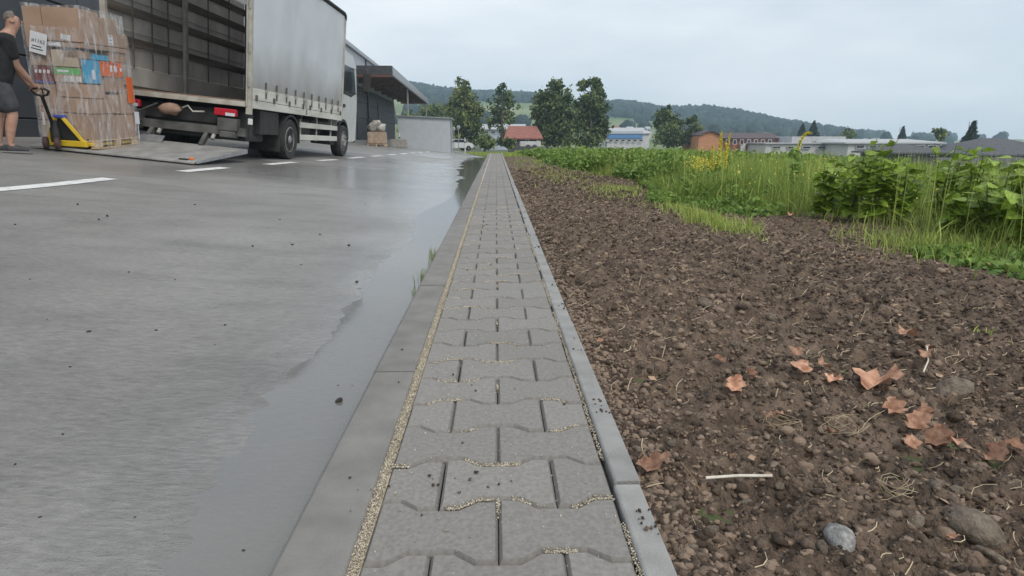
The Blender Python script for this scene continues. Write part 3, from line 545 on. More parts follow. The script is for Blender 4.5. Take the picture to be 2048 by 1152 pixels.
def conifer(x, ytop, ybase, w, z, label, lean=0):
    b = at(x, 300, z); tp = at(x+lean, ytop, z)-b; zb = (at(x, ybase, z)-b)[2]; root = empty('conifer', b); n = int(1200); q = rng.uniform(0, 1, n)**.7
    hh = tp[2]-(tp[2]-zb)*q; tiers = np.abs(((q*7) % 1)); rad = w*z/F*q*(.55+.45*tiers)*rng.uniform(.3, 1, n)**.5; a = rng.uniform(0, 2*PI, n)
    P = np.stack([tp[0]*hh/tp[2]+rad*np.cos(a), rad*np.sin(a), hh-.15*rad], 1)
    v, f, t_ = leafcards(P, rng.uniform(.25, .5, n), np.clip(rng.normal(.4, .25, n), 0, 1), 2.0, .5); link('crown', np_mesh('crown', v, f, t_), 'leaf_conifer', root)
    MB().tube([(0, 0, 0), tuple(tp)], [.18, .03], 7).build('trunk', 'bark', root); tag(root, label, 'conifer')
conifer(1600, 248, 276, 12, 150, 'dark spruce, left one of the pair over the white flat roof')
conifer(1622, 243, 276, 16, 152, 'dark spruce, right one of the pair over the white flat roof')
conifer(1800, 254, 282, 10, 150, 'lone small conifer above the low white hall')
conifer(1935, 243, 296, 22, 95, 'large dark conifer beside the hip-roofed house', 4)

# houses -------------------------------------------------------
mat('white_wall', (.48, .48, .49), (.57, .57, .58), .8, 3); mat('grey_roof', (.36, .37, .385), (.44, .45, .465), .6, 2)
mat('red_roof', (.22, .085, .065), (.32, .14, .11), .85, 3, bump=.3); mat('dark_roof', (.055, .055, .062), (.085, .085, .095), .7, 3, bump=.2)
mat('plum_roof', (.07, .05, .055), (.11, .08, .085), .8, 3); mat('brick', (.42, .19, .10), (.54, .27, .15), .9, 5); mat('brick_red', (.33, .12, .085), (.43, .18, .13), .9, 5)
mat('blue_band', (.07, .19, .42), (.10, .24, .5), .6, 3); mat('window_glass', (.02, .024, .03), (.05, .06, .07), .15, 3); mat('dark_wall', (.06, .058, .06), (.09, .088, .09), .8, 3)
mat('fence_board', (.13, .13, .135), (.19, .19, .195), .85, 4, rand=.2); mat('pale_blue', (.34, .39, .46), (.44, .49, .55), .6, 3)
def W2(x, y, z): return Vector(at(x, y, z))
def block(x0, x1, y0, y1, z, depth, root, name, m, base=None):      # upright block whose front spans the sighted width
    a = W2(x0, y0, z); b = W2(x1, y1, z); zb = base if base is not None else b.z
    o = Vector(root.location); return MB().box((a.x-o.x, a.y-o.y, zb-o.z), (b.x-o.x, a.y-o.y+depth, a.z-o.z)).build(name, m, root, .02)
def wins(root, spec, z, m='window_glass', name='window'):
    o = Vector(root.location)
    for (x0, x1, y0, y1) in spec:
        a = W2(x0, y0, z); b = W2(x1, y1, z); w = MB()
        fr = .07; xa, xb, za, zb = a.x-o.x, b.x-o.x, b.z-o.z, a.z-o.z; y = a.y-o.y
        for q in ((xa, za, xb, za+fr), (xa, zb-fr, xb, zb), (xa, za+fr, xa+fr, zb-fr), (xb-fr, za+fr, xb, zb-fr)): w.box((q[0], y-.06, q[1]), (q[2], y-.002, q[3]))
        fo = w.build(name, 'white_wall' if m != 'dark_wall' else 'dark_wall', root); MB().box((xa+fr, y-.02, za+fr), (xb-fr, y-.004, zb-fr)).build('pane', m, fo)
def gable(x0, x1, ye, yr, z, depth, root, m, hip=0, over=.4, name='roof'):
    o = Vector(root.location); a = W2(x0, ye, z)-o; b = W2(x1, ye, z)-o; h = (W2(x0, yr, z)-o).z; y0, y1 = a.y-over, a.y+depth+over; ym = (y0+y1)/2; t = .18
    xa, xb = a.x-over, b.x+over; hl = hip*(xb-xa)
    vs = [(xa, y0, a.z), (xb, y0, a.z), (xb, y1, a.z), (xa, y1, a.z), (xa+hl, ym, h), (xb-hl, ym, h)]+[(xa, y0, a.z-t), (xb, y0, a.z-t), (xb, y1, a.z-t), (xa, y1, a.z-t)]
    fs = [(0, 1, 5, 4), (1, 2, 5), (2, 3, 4, 5), (3, 0, 4), (6, 9, 8, 7), (0, 6, 7, 1), (1, 7, 8, 2), (2, 8, 9, 3), (3, 9, 6, 0)]
    return MB().add(vs, fs).build(name, m, root)
def house(name, x, z): b = at(x, 300, z); return empty(name, (b[0], b[1], float(zfield(b[0], b[1]))))
def low(x, z): b = at(x, 300, z); return float(zfield(b[0], b[1]))-.3
r = house('house', 1045, 84); block(1018, 1074, 276, 290, 84, 7, r, 'wall', 'dark_wall', low(1045, 84)); gable(1014, 1080, 276, 251, 84, 7, r, 'red_roof', .12); wins(r, [(1025, 1033, 279, 286), (1050, 1058, 279, 286)], 84)
tag(r, 'low house with a red tiled roof behind the thin open tree', 'house')
r = house('hall', 1000, 130); block(962, 1048, 258, 290, 130, 12, r, 'wall', 'pale_blue', low(1000, 130)); gable(960, 1050, 258, 247, 130, 12, r, 'grey_roof', 0); wins(r, [(968+i*14, 977+i*14, 262, 267) for i in range(5)], 130)
tag(r, 'long pale grey metal hall behind the two left trees', 'building')
r = house('trailer', 1062, 66); block(1041, 1082, 283, 293, 66, 2.4, r, 'tarpaulin', 'white_wall'); a = W2(1041, 293, 66)-Vector(r.location)
for k in (.8, 1.5): MB().lathe([(-.1, .3), (.1, .3)], (a.x+k, a.y+.1, max(a.z-.1, .3)), 'y', 14).build('wheel', 'dark_wall', r)
MB().bar((a.x+2.1, a.y+1.2, .5), (a.x+3, a.y+1.2, .45), .08).build('drawbar', 'dark_wall', r); tag(r, 'low white covered trailer parked before the red-roofed house', 'trailer')
r = house('factory_hall', 1250, 150); block(1214, 1300, 266, 300, 150, 20, r, 'wall', 'white_wall', low(1250, 150)); block(1212, 1286, 269, 277, 149.8, .15, r, 'blue_panel', 'blue_band'); block(1214, 1287, 262, 268.5, 149.8, .15, r, 'panel_band', 'pale_blue')
gable(1212, 1302, 266, 254, 150, 20, r, 'grey_roof', .1); wins(r, [(1218+i*12, 1226+i*12, 278.5, 283) for i in range(6)], 150); tag(r, 'white and blue factory hall to the right of the tree pair', 'building')
for i, (x, y, w, hgt, lab) in enumerate([(1232, 256, 16, 6, 'pinkish roofed far house above the blue factory'), (1262, 257, 12, 7, 'small white far house over the factory hall roof'), (1284, 259, 10, 6, 'tiny white far house beside the round medium tree'), (1298, 257, 9, 6, 'tiny white far house touching the round medium tree'), (1426, 268, 12, 4, 'tiny pale far house above the brick building')]):
    r = house('village_house', x, 300); block(x-w/2, x+w/2, y, y+hgt+14, 300, 6, r, 'wall', 'white_wall'); gable(x-w/2, x+w/2, y, y-4, 300, 6, r, 'red_roof' if i == 0 else 'grey_roof', 0, .2); wins(r, [(x-w/4, x-w/4+2.4, y+2, y+5), (x+w/8, x+w/8+2.4, y+2, y+5)], 300); tag(r, lab, 'house')
# orange brick building: arched gable end and a long wing
r = house('brick_building', 1470, 98); o = Vector(r.location)
a = W2(1396, 300, 98)-o; bq = W2(1440, 300, 98)-o; zt = (W2(1396, 273, 98)-o).z; za = (W2(1396, 264, 98)-o).z
poly = [(a.x, -1.5), (bq.x, -1.5)]+[(bq.x+(a.x-bq.x)*i/10, zt+(za-zt)*math.sin(PI*i/10)) for i in range(11)]
MB().prism(poly, a.y, a.y+9, 'y').build('gable_wall', 'brick', r)
arc = [(bq.x+(a.x-bq.x)*i/10, zt+.05+(za-zt)*math.sin(PI*i/10)) for i in range(11)]; poly = arc+[(x_, z_+.16) for x_, z_ in reversed(arc)]; MB().prism(poly, a.y-.35, a.y+9, 'y').build('arched_roof', 'plum_roof', r)
block(1440.5, 1562, 276, 303, 98.5, 9, r, 'wall', 'brick_red', low(1500, 98)); gable(1441, 1562, 276, 265, 98.5, 9, r, 'plum_roof', .02)
wins(r, [(1407, 1413, 273, 286), (1428, 1434, 273, 287)]+[(1452+i*14, 1460+i*14, 279, 289) for i in range(7)], 98, 'window_glass'); block(1482, 1492, 287, 303, 98.2, .3, r, 'door', 'white_wall'); tag(r, 'orange brick building with an arched gable and a plum roof', 'building')
r = house('flat_roof_building', 1630, 92); block(1532, 1694, 287, 306, 92, 10, r, 'wall', 'white_wall', low(1630, 92)); block(1584, 1694, 273, 286.6, 94, 8, r, 'upper_storey', 'grey_roof'); block(1530, 1696, 285.8, 288, 91.6, 10.8, r, 'roof_edge', 'grey_roof')
wins(r, [(1628+i*24, 1648+i*24, 281, 285.5) for i in range(3)], 94); wins(r, [(1545+i*30, 1562+i*30, 292, 298) for i in range(5)], 92); tag(r, 'long white flat-roofed building with an upper storey window strip', 'building')
r = house('low_hall', 1790, 86); block(1697, 1885, 285, 308, 86, 14, r, 'wall', 'white_wall', low(1790, 86)); gable(1694, 1888, 285, 278, 86, 14, r, 'grey_roof', .06); wins(r, [(1712+i*24, 1730+i*24, 290, 297) for i in range(7)], 86, 'window_glass'); tag(r, 'wide low white hall with a shallow grey roof behind the knotweed', 'building')
r = house('bungalow', 1845, 72); block(1800, 1896, 305, 318, 72, 8, r, 'wall', 'dark_wall', low(1845, 72)); gable(1790, 1902, 305, 289, 72, 8, r, 'dark_roof', .4); wins(r, [(1815, 1830, 307, 312), (1860, 1875, 307, 312)], 72); tag(r, 'bungalow with a dark hip roof before the low white hall', 'house')
r = house('bungalow', 2050, 78); block(1962, 2150, 309, 325, 78, 12, r, 'wall', 'dark_wall', low(2050, 78)); gable(1946, 2165, 309, 276, 78, 12, r, 'dark_roof', .4); block(1985, 1998, 284, 300, 82, .8, r, 'chimney', 'brick_red'); wins(r, [(1975, 1992, 311, 318), (2020, 2040, 311, 318)], 78); tag(r, 'large bungalow with a dark hip roof at the right edge', 'house')
# board fence in front of the bungalow
r = house('board_fence', 1960, 50); o = Vector(r.location); a = W2(1878, 315, 50)-o; bq = W2(2120, 315, 50)-o; nb_ = 34; me = None
for i in range(nb_):
    w = (bq.x-a.x)/nb_
    if me is None: me = MB().box((0, 0, 0), (w*.96, .025, a.z+.4)).mesh('board', .004)
    link('board', me, 'fence_board', r, (a.x+i*w, a.y+random.uniform(-.004, .004), -.4+random.gauss(0, .006)))
for zz in (.25, a.z-.25): MB().box((a.x, a.y+.03, zz), (bq.x, a.y+.07, zz+.08)).build('rail', 'fence_board', r)
tag(r, 'grey board fence below the bungalow at the right edge', 'fence')

# ---------------------------------------------------------------- tall grass, weeds, knotweed
mat('grass', (.11, .175, .024), (.44, .53, .13), .7, 3, tint=True, trans=.3, pos=(0, 1)); mat('weed', (.055, .125, .024), (.27, .40, .085), .65, 3, tint=True, trans=.25, pos=(0, 1))
mat('knotweed_leaf', (.15, .25, .026), (.34, .46, .08), .5, 6, rand=.75, trans=.35); mat('stem_green', (.10, .14, .05), (.2, .2, .09), .7, 10); mat('petal', (.55, .40, .03), (.75, .60, .06), .6, 8, tint=True, trans=.3)
def gpts(n, y0, y1, w0, w1, p=1.0):
    y = y0+(y1-y0)*rng.uniform(0, 1, n)**p; e = xedge(y); x = e+w0+(w1-w0)*rng.uniform(0, 1, n)**1.3; return x, y, x-e
def zg(X, Y): return np.where(X < xedge(Y)+.9, zsoil(X, Y), np.maximum(zfield(X, Y), -9))
parts = []
for n, y0, y1, w1, wd, hmax in ((42000, 2.2, 9, 3.2, .0038, .47), (24000, 8, 18, 6, .008, .42), (26000, 17, 60, 30, .03, .34)):
    x, y, d = gpts(n, y0, y1, -.12, w1); cl = np.clip(.5+1.1*fbm(x*1.6, y*1.1, 71, 3), .05, 1); kp = rng.uniform(0, 1, n) < cl+.25*(d > .3); x, y, d, cl = x[kp], y[kp], d[kp], cl[kp]; n = len(x)
    h = (.06+np.clip((d+.1)/.9, 0, 1)*(hmax-.06))*rng.uniform(.5, 1.12, n)*(.7+.45*cl); tn = np.clip(.42+.38*fbm(x*.8, y*.6, 75, 3)+rng.normal(0, .14, n)-.12*(y > 9)*(y < 17), 0, 1)
    parts.append(blades(np.stack([x, y, zg(x, y)-.01], 1), h, wd*rng.uniform(.6, 1.4, n), np.abs(rng.normal(.45, .3, n)), tn))
# grass on the verge at the end of the yard
n = 9000; y = rng.uniform(29, 75, n); x = xr_yard(y)+.1+rng.uniform(0, 1, n)*(3+.06*y); parts.append(blades(np.stack([x, y, zfield(x, y)], 1), rng.uniform(.05, .2, n)+.2*(x > 2.), np.full(n, .03), np.abs(rng.normal(.2, .2, n)), np.clip(rng.normal(.62, .16, n), 0, 1)))
n = 1500; x, y, d = gpts(n, 3, 14, .25, 5); parts.append(blades(np.stack([x, y, zg(x, y)], 1), rng.uniform(.42, .62, n), .0035*(1+.06*y), np.abs(rng.normal(.12, .1, n)), rng.uniform(.8, 1.0, n)))
n = 700; x, y, d = gpts(n, 2.6, 9, .05, 3); parts.append(blades(np.stack([x, y, zg(x, y)], 1), rng.uniform(.10, .28, n), np.full(n, .009), np.abs(rng.normal(.7, .3, n)), rng.uniform(.3, 1.0, n)))
# tuft island in the soil and small wisps
for cx, cy, sx, sy, n, h in ((1.58, 4.5, .07, .3, 900, .11), (1.62, 5.3, .1, .4, 700, .1), (1.45, 7.4, .2, .5, 700, .09), (1.1, 11, .25, 1.2, 700, .07), (.95, 16, .3, 3, 700, .08), (1.72, 4.15, .03, .04, 60, .15), (2.55, 3.6, .2, .3, 800, .16)):
    x = rng.normal(cx, sx, n); y = rng.normal(cy, sy, n); parts.append(blades(np.stack([x, y, zsoil(x, y)-.005], 1), rng.uniform(.3, 1, n)*h, np.full(n, .003+.0005*cy), np.abs(rng.normal(.4, .3, n)), np.clip(rng.normal(.68, .2, n), 0, 1)))
v, f, t_ = merge(parts); tag(link('tall_grass', np_mesh('tall_grass', v, f, t_), 'grass'), 'tall meadow grass growing to the right of the bare soil', 'grass', kind='stuff')
# leafy weeds (goosefoot, nettles)
def weeds(n, y0, y1, w0, w1, hm, ls, dens):
    x, y, d = gpts(n, y0, y1, w0, w1); kp = fbm(x*.7, y*.45, 81, 3) > dens; x, y, d = x[kp], y[kp], d[kp]; n = len(x); h = hm*rng.uniform(.6, 1.05, n)*np.clip(.35+d, .35, 1); k = 22
    q = rng.uniform(.1, 1, (n, k)); a = rng.uniform(0, 2*PI, (n, k)); rad = .09*(1.15-q)+.02; P = np.stack([x[:, None]+rad*np.cos(a), y[:, None]+rad*np.sin(a), zg(x, y)[:, None]+h[:, None]*q], -1).reshape(-1, 3)
    tn = np.clip((.15+.5*q+rng.normal(0, .15, (n, k))).ravel(), 0, 1); A = leafcards(P, ls*rng.uniform(.6, 1.3, n*k), tn, 1.9)
    B = blades(np.stack([x, y, zg(x, y)], 1), h, np.full(n, ls*.2), np.full(n, .05), rng.uniform(.2, .6, n)); return [A, B]
parts = weeds(1300, 9.0, 17, .05, 4, .46, .045, -.35)+weeds(1300, 16, 45, .1, 12, .38, .10, -.2)+weeds(520, 2.8, 8.5, .2, 2.6, .3, .034, -.1)+weeds(900, 2.6, 9, -.05, .5, .14, .03, -.2)
v, f, t_ = merge(parts); tag(link('leafy_weeds', np_mesh('leafy_weeds', v, f, t_), 'weed'), 'dense dark green leafy weeds standing among the tall grass', 'weeds', kind='stuff')
# knotweed: each plant is a thing, each large leaf a piece
def kleaf(seed):
    vs = []; fs = []; n = 6; rr_ = random.Random(seed)
    for i in range(n+1):
        t = i/n; w = .42*math.sin(PI*(.06+.94*t)**.62)**.9 if 0 < i < n else (.12 if i == 0 else .0); z = -.22*t*t+.05*math.sin(5*t+seed); vs += [(t, -w, z+.10*w*2), (t, 0, z), (t, w, z+.10*w*2+rr_.gauss(0, .01))]
    for i in range(n): a = 3*i; fs += [(a, a+1, a+4, a+3), (a+1, a+2, a+5, a+4)]
    me = bpy.data.meshes.new('leaf'); me.from_pydata(vs, [], fs); me.materials.append(M['knotweed_leaf']); smooth(me); return me
KL = [kleaf(i) for i in range(3)]
def knot(x, y, h, nl, ls, label, lean=(0, 0), nst=3):
    root = empty('knotweed_plant', (x, y, float(zg(np.array(x), np.array(y))))); 
    for s in range(nst):
        a = random.uniform(0, 6.28); sp_ = random.uniform(.1, .42); hh = h*random.uniform(.72, 1.0); pts = []
        for i in range(7): t = i/6; pts.append(Vector((math.cos(a)*sp_*hh*t**1.4+lean[0]*t*t, math.sin(a)*sp_*hh*t**1.4+lean[1]*t*t, hh*(t-.12*t*t))))
        MB().tube(pts, [.0055*(1-.6*i/6) for i in range(7)], 6).build('stem', 'stem_green', root, sm=60)
        for j in range(nl):
            t = .12+.88*(j+random.random()*.5)/nl; i = min(5, int(t*6)); p = pts[i].lerp(pts[i+1], t*6-i); az = a+(PI/2 if j % 2 else -PI/2)+random.gauss(0, .5)
            o = bpy.data.objects.new('leaf', random.choice(KL)); col.objects.link(o); o.parent = root; o.location = p; s_ = ls*random.uniform(.6, 1.15)*(1.15-.35*t); o.scale = (s_, s_*random.uniform(.85, 1.05), s_); o.rotation_euler = Euler((random.gauss(0, .35), random.gauss(-.05, .3), az), 'XYZ')
    return tag(root, label, 'plant', 'knotweed at the soil edge')
KN = [(1640, 435, .50, 'leftmost knotweed bush, dark at its foot, right of the yellow spikes'), (1690, 440, .52, 'knotweed with raised top leaves next to the leftmost bush'), (1735, 446, .50, 'knotweed in the middle of the left knotweed clump'), (1790, 452, .46, 'knotweed at the right end of the left clump'), (1870, 440, .53, 'tall knotweed standing before the dark hip roof bungalow'), (1930, 455, .54, 'tallest knotweed reaching up in front of the conifer'), (1900, 480, .34, 'low broad-leaved knotweed leaning over the soil edge'), (1960, 485, .42, 'knotweed with yellowish leaves near the right edge'), (2010, 490, .46, 'knotweed before the board fence at the right'), (2045, 500, .44, 'knotweed cut off by the right picture edge'), (1985, 470, .50, 'knotweed behind the yellowish one at the right'), (1665, 424, .44, 'knotweed at the back of the left clump')]
for i, (x, y, h, lab) in enumerate(KN):
    P = soil_at(x, y); knot(P[0]+.04, P[1]+.02, h*(1.38 if i in (1, 4, 5, 8, 10) else 1.17), 14, .118, lab, (random.uniform(-.1, .06), random.uniform(-.1, .05)), 6)
# yellow flower spikes
mat('yellow', (.58, .49, .03), (.80, .74, .14), .6, 20, tint=True, trans=.25)
def spike(x0, y0, x1, y1, Y, label, curve=0):
    b = atY(x0, y0, Y); tp = atY(x1, y1, Y); g = float(zg(np.array(b[0]), np.array(Y))); root = empty('flower_spike', (b[0], Y, g)); h = tp[2]-g; pts = []
    for i in range(9): t = i/8; pts.append((( tp[0]-b[0])*t**(1+curve), 0.02*math.sin(3*t), h*(t if not curve else math.sin(t*PI/2*1.08)/math.sin(PI/2*1.08))))
    MB().tube(pts, [.006*(1-.7*i/8) for i in range(9)], 6).build('stem', 'stem_green', root, sm=60)
    P = np.array(pts); n = 320; q = rng.uniform(.42, 1, n); C_ = np.stack([np.interp(q, np.linspace(0, 1, 9), P[:, k]) for k in range(3)], 1)+rng.normal(size=(n, 3))*.011*(1.3-q)[:, None]
    v, f, t_ = leafcards(C_, rng.uniform(.010, .019, n), rng.uniform(0, 1, n), 1.2); link('blossom', np_mesh('blossom', v, f, t_), 'yellow', root)
    n = 40; q = rng.uniform(.05, .5, n); C_ = np.stack([np.interp(q, np.linspace(0, 1, 9), P[:, k]) for k in range(3)], 1)+rng.normal(size=(n, 3))*.04*(1-q)[:, None]
    v, f, t_ = leafcards(C_, rng.uniform(.03, .06, n), rng.uniform(.3, .8, n), 2.4); link('foliage', np_mesh('foliage', v, f, t_), 'weed', root); return tag(root, label, 'flower', 'yellow flower spikes')
spike(1428, 360, 1426, 292, 7.2, 'short yellow flower spike at the left of the spike cluster'); spike(1440, 355, 1441, 268, 7.25, 'tall yellow flower spike in the middle of the cluster'); spike(1443, 352, 1444, 263, 7.4, 'tallest yellow flower spike of the cluster')
spike(1449, 355, 1460, 265, 7.3, 'yellow flower spike leaning right in the cluster'); spike(1452, 360, 1453, 285, 7.1, 'yellow flower spike low on the right of the cluster'); spike(1585, 345, 1622, 266, 6.2, 'single curved yellow flower spike right of the cluster', 1.0)
n = 420; c = atY(1408, 330, 7.3); P = np.array([c[0], 7.3, .33])+rng.normal(size=(n, 3))*np.array([.09, .12, .045]); v, f, t_ = leafcards(P, rng.uniform(.01, .02, n), rng.uniform(0, 1, n), 1.1)
n = 160; x, y, d = gpts(n, 3.5, 10, .3, 2.5); w_ = leafcards(np.stack([x, y, .18+.28*rng.uniform(0, 1, n)], 1), rng.uniform(.012, .026, n), rng.uniform(.2, 1, n), 1.1)
v, f, t_ = merge([(v, f, t_), w_]); tag(link('small_yellow_blooms', np_mesh('small_yellow_blooms', v, f, t_), 'yellow'), 'tiny yellow blossoms scattered through the tall grass', 'flowers', kind='stuff')
# tufts of grass at the foot of the kerb and one green sprig in the soil
for (x, y, n, h, lab) in [(862, 520, 60, .06, 'dark grass tuft growing at the kerb foot beside the puddle'), (838, 562, 40, .045, 'second grass tuft rooted in the puddle along the kerb'), (820, 595, 14, .05, 'thin sparse grass tuft nearest to the camera along the kerb')]:
    P = yard_at(x-12, y, True); X = rng.normal(-.365, .012, n); Y = rng.normal(P[1], .05, n); v, f, t_ = blades(np.stack([X, Y, zroad(X, Y)], 1), h*rng.uniform(.5, 1.1, n)+.03, np.full(n, .0025), np.abs(rng.normal(.3, .2, n)), rng.uniform(0, .5, n)); tag(link('grass_tuft', np_mesh('grass_tuft', v, f, t_), 'grass'), lab, 'grass', 'grass tufts along the kerb')
P = soil_at(1965, 668); v, f, t_ = blades(np.array([[P[0]+rng.normal(0, .01), P[1]+rng.normal(0, .01), P[2]-.003] for _ in range(9)]), rng.uniform(.02, .045, 9), np.full(9, .004), np.full(9, .7), np.full(9, .95)); tag(link('grass_sprig', np_mesh('grass_sprig', v, f, t_), 'grass'), 'single bright green sprig sprouting from the bare soil', 'grass')
# ---------------------------------------------------------------- warehouse, canopy, shed and the far end of the yard
mat('panel_dark', (.052, .057, .068), (.066, .072, .084), .5, 2, rand=.12, metal=.1); mat('panel_light', (.30, .31, .335), (.36, .37, .395), .5, 2, rand=.06)
mat('steel_dark', (.035, .037, .042), (.06, .062, .068), .5, 4); mat('fascia_red', (.09, .042, .036), (.12, .055, .046), .6, 4); mat('beam', (.16, .12, .10), (.24, .19, .16), .7, 4)
mat('galv', (.30, .31, .32), (.42, .43, .44), .4, 9, metal=.5); mat('white_paint', (.6, .6, .6), (.7, .7, .7), .5, 4); mat('shed_panel', (.40, .435, .475), (.44, .475, .515), .55, 2, rand=.02)
mat('concrete_block', (.25, .24, .22), (.35, .34, .32), .9, 5)
WH = empty('warehouse', (-8.0, 0, 0), (0, 0, .038)); wz = lambda y: float(zroad(-8-.038*y, y))
pl = MB().box((-.1, .012, .012), (0, 5.988, 1.088)).mesh('wall_panel', .012)
pe = MB().box((-.1, .012, .012), (0, 5.988, 1.088)).mesh('wall_panel', .012); pe.materials.append(M['panel_light'])
MB().box((-14, 2, -1.5), (-.101, 68, 6.45)).build('core_wall', 'steel_dark', WH)
for r_ in range(7):
    for c in range(11): link('wall_panel', pe if r_ >= 5 else pl, 'panel_dark', WH, (0, 2+c*6, -1.25+r_*1.1))
MB().box((-.16, 1.8, 6.45), (.18, 68.2, 6.72)).build('roof_edge', 'galv', WH, .02); MB().box((.01, 40, 4.9), (.09, 60, 5.0)).build('cable_duct', 'steel_dark', WH)
for y in (20.5, 35.5, 50.5): MB().tube([(.07, y, -.3), (.07, y, 6.4)], .06, 10).build('downpipe', 'steel_dark', WH, sm=40)
MB().box((.0, 2, .30), (.10, 19, .62)).build('plinth', 'concrete_block', WH, .01); MB().box((.0, 19, -.3), (.08, 68, .5)).build('plinth', 'concrete_block', WH, .01)
for y0, y1, z1 in ((45.5, 46.8, 2.4), (50.0, 51.1, 2.1), (56, 60, 3.6)):
    d = MB().box((.002, y0, .05), (.05, y1, z1)).build('door', 'steel_dark', WH, .01); MB().box((.05, y1-.2, 1.0), (.1, y1-.12, 1.1)).build('handle', 'galv', d)
lm = MB().box((.0, 40.6, 3.35), (.35, 40.9, 3.65)).build('wall_lamp', 'white_paint', WH, .03); MB().box((.08, 40.65, 3.3), (.3, 40.85, 3.349)).build('lens', 'galv', lm)
# canopy over the loading doors
cz = 4.78
cn = MB().box((.02, 41.6, cz), (2.95, 75, cz+.12)).build('canopy', 'galv', WH)
MB().box((-.2, 41.4, cz-.28), (3.1, 41.58, cz+.26)).build('fascia', 'steel_dark', cn, .01); MB().box((-.2, 41.36, cz-.42), (3.05, 41.56, cz-.285)).build('fascia_strip', 'fascia_red', cn)
MB().box((2.955, 41.6, cz-.3), (3.1, 75, cz+.24)).build('fascia', 'galv', cn, .01)
for i in range(9): MB().box((.03, 43+i*3.9, cz-.34), (2.94, 43.16+i*3.9, cz-.005)).build('beam', 'beam', cn, .01)
for y in (53., 74.6): MB().box((2.8, y, -1.2), (2.92, y+.12, cz-.3)).build('canopy_post', 'galv', cn, .01)
tag(WH, 'dark grey panelled warehouse with a loading canopy along the yard', 'building')
# shed
p = at(901, 300, 49.5); sh = empty('shed', (float(p[0]), float(p[1]), float(zroad(p[0], p[1]))), (0, 0, .03)); hs = 2.58; npan = 14
for i in range(npan):
    w = 4.05/npan; x0 = -4.05+i*w; z0, z1 = hs+.18*(1-i/npan), hs+.18*(1-(i+1)/npan)
    MB().add([(x0+.001, 0, -.3), (x0+w-.001, 0, -.3), (x0+w-.001, 0, z1), (x0+.001, 0, z0), (x0+.006, .05, -.3), (x0+w-.006, .05, -.3), (x0+w-.006, .05, z1), (x0+.006, .05, z0)], [(0, 1, 2, 3), (5, 4, 7, 6), (0, 3, 7, 4), (1, 5, 6, 2), (3, 2, 6, 7), (0, 4, 5, 1)]).build('wall_panel', 'shed_panel', sh)
MB().box((-4.0, .06, -.3), (-.03, 5, hs-.02)).build('inner_wall', 'shed_panel', sh); MB().box((-.02, .06, -.3), (.0, 5, hs-.02)).build('side_wall', 'shed_panel', sh)
MB().add([(-4.2, -.15, hs+.2), (.2, -.15, hs+.005), (.2, 5.2, hs+.005), (-4.2, 5.2, hs+.2), (-4.2, -.15, hs+.28), (.2, -.15, hs+.085), (.2, 5.2, hs+.085), (-4.2, 5.2, hs+.28)], [(0, 3, 2, 1), (4, 5, 6, 7), (0, 1, 5, 4), (1, 2, 6, 5), (2, 3, 7, 6), (3, 0, 4, 7)]).build('roof', 'galv', sh)
d = MB().box((.002, 1.0, -.1), (.04, 2.2, 2.1)).build('door', 'galv', sh); MB().box((.041, 1.1, 1.0), (.08, 1.2, 1.06)).build('handle', 'steel_dark', d); MB().tube([(.1, .15, -.2), (.1, .15, hs)], .04, 8).build('downpipe', 'galv', sh)
tag(sh, 'pale grey panelled shed standing at the end of the yard', 'shed')
def gz(x, y): return float(max(zroad(x, y), zfield(x, y))) if x < -.33 else float(zfield(x, y))
# white parked car, seen from behind the shed
mat('car_white', (.62, .63, .66), rough=.25, coat=.5); mat('tyre', (.018, .018, .018), (.03, .03, .03), .85, 20); mat('lamp_red', (.4, .02, .03), rough=.25); mat('plate', (.6, .6, .6), rough=.5)
cp = at(914, 298, 78); car = empty('parked_car', (float(cp[0])-.1, float(cp[1]), gz(cp[0], cp[1])), (0, 0, R(-62)))
prof = [(-2.0, .35), (-2.05, .75), (-1.9, .95), (-1.2, 1.02), (-.75, 1.4), (.1, 1.47), (.9, 1.35), (1.5, .98), (1.95, .9), (2.05, .55), (1.95, .32)]
MB().prism(prof, -.85, .85, 'x').build('body', 'car_white', car, .06, 2, 50)
for y in (-1.25, 1.3):
    for x in (-.78, .78):
        w = empty('wheel', (x, y, .32), parent=car); MB().lathe([(-.1, .2), (-.1, .31), (.1, .31), (.1, .2)], (0, 0, 0), 'x', 18).build('tyre', 'tyre', w, sm=40); MB().lathe([(-.105, .05), (-.08, .19), (.08, .19), (.105, .05)], (0, 0, 0), 'x', 14).build('rim', 'galv', w, sm=40)
for s_ in (-1, 1):
    MB().prism([(-1.12, 1.04), (-.7, 1.36), (.05, 1.42), (.8, 1.32), (1.3, 1.04)], s_*.853, s_*.86, 'x').build('side_window', 'window_glass', car)
    MB().box((s_*.5, -2.075, .78), (s_*.82, -2.0, .95)).build('tail_light', 'lamp_red', car, .02); MB().box((s_*.5, 2.0, .62), (s_*.8, 2.07, .78)).build('headlight', 'galv', car, .02)
    MB().box((s_*.87, -.75, .95), (s_*1.02, -.6, 1.08)).build('mirror', 'car_white', car, .02)
MB().add([(-.7, -1.24, 1.05), (.7, -1.24, 1.05), (.62, -.8, 1.41), (-.62, -.8, 1.41)], [(0, 1, 2, 3)]).build('windscreen', 'window_glass', car); MB().box((-.28, -2.07, .5), (.28, -2.055, .62)).build('number_plate', 'plate', car)
tag(car, 'white car parked behind the right corner of the grey shed', 'car')
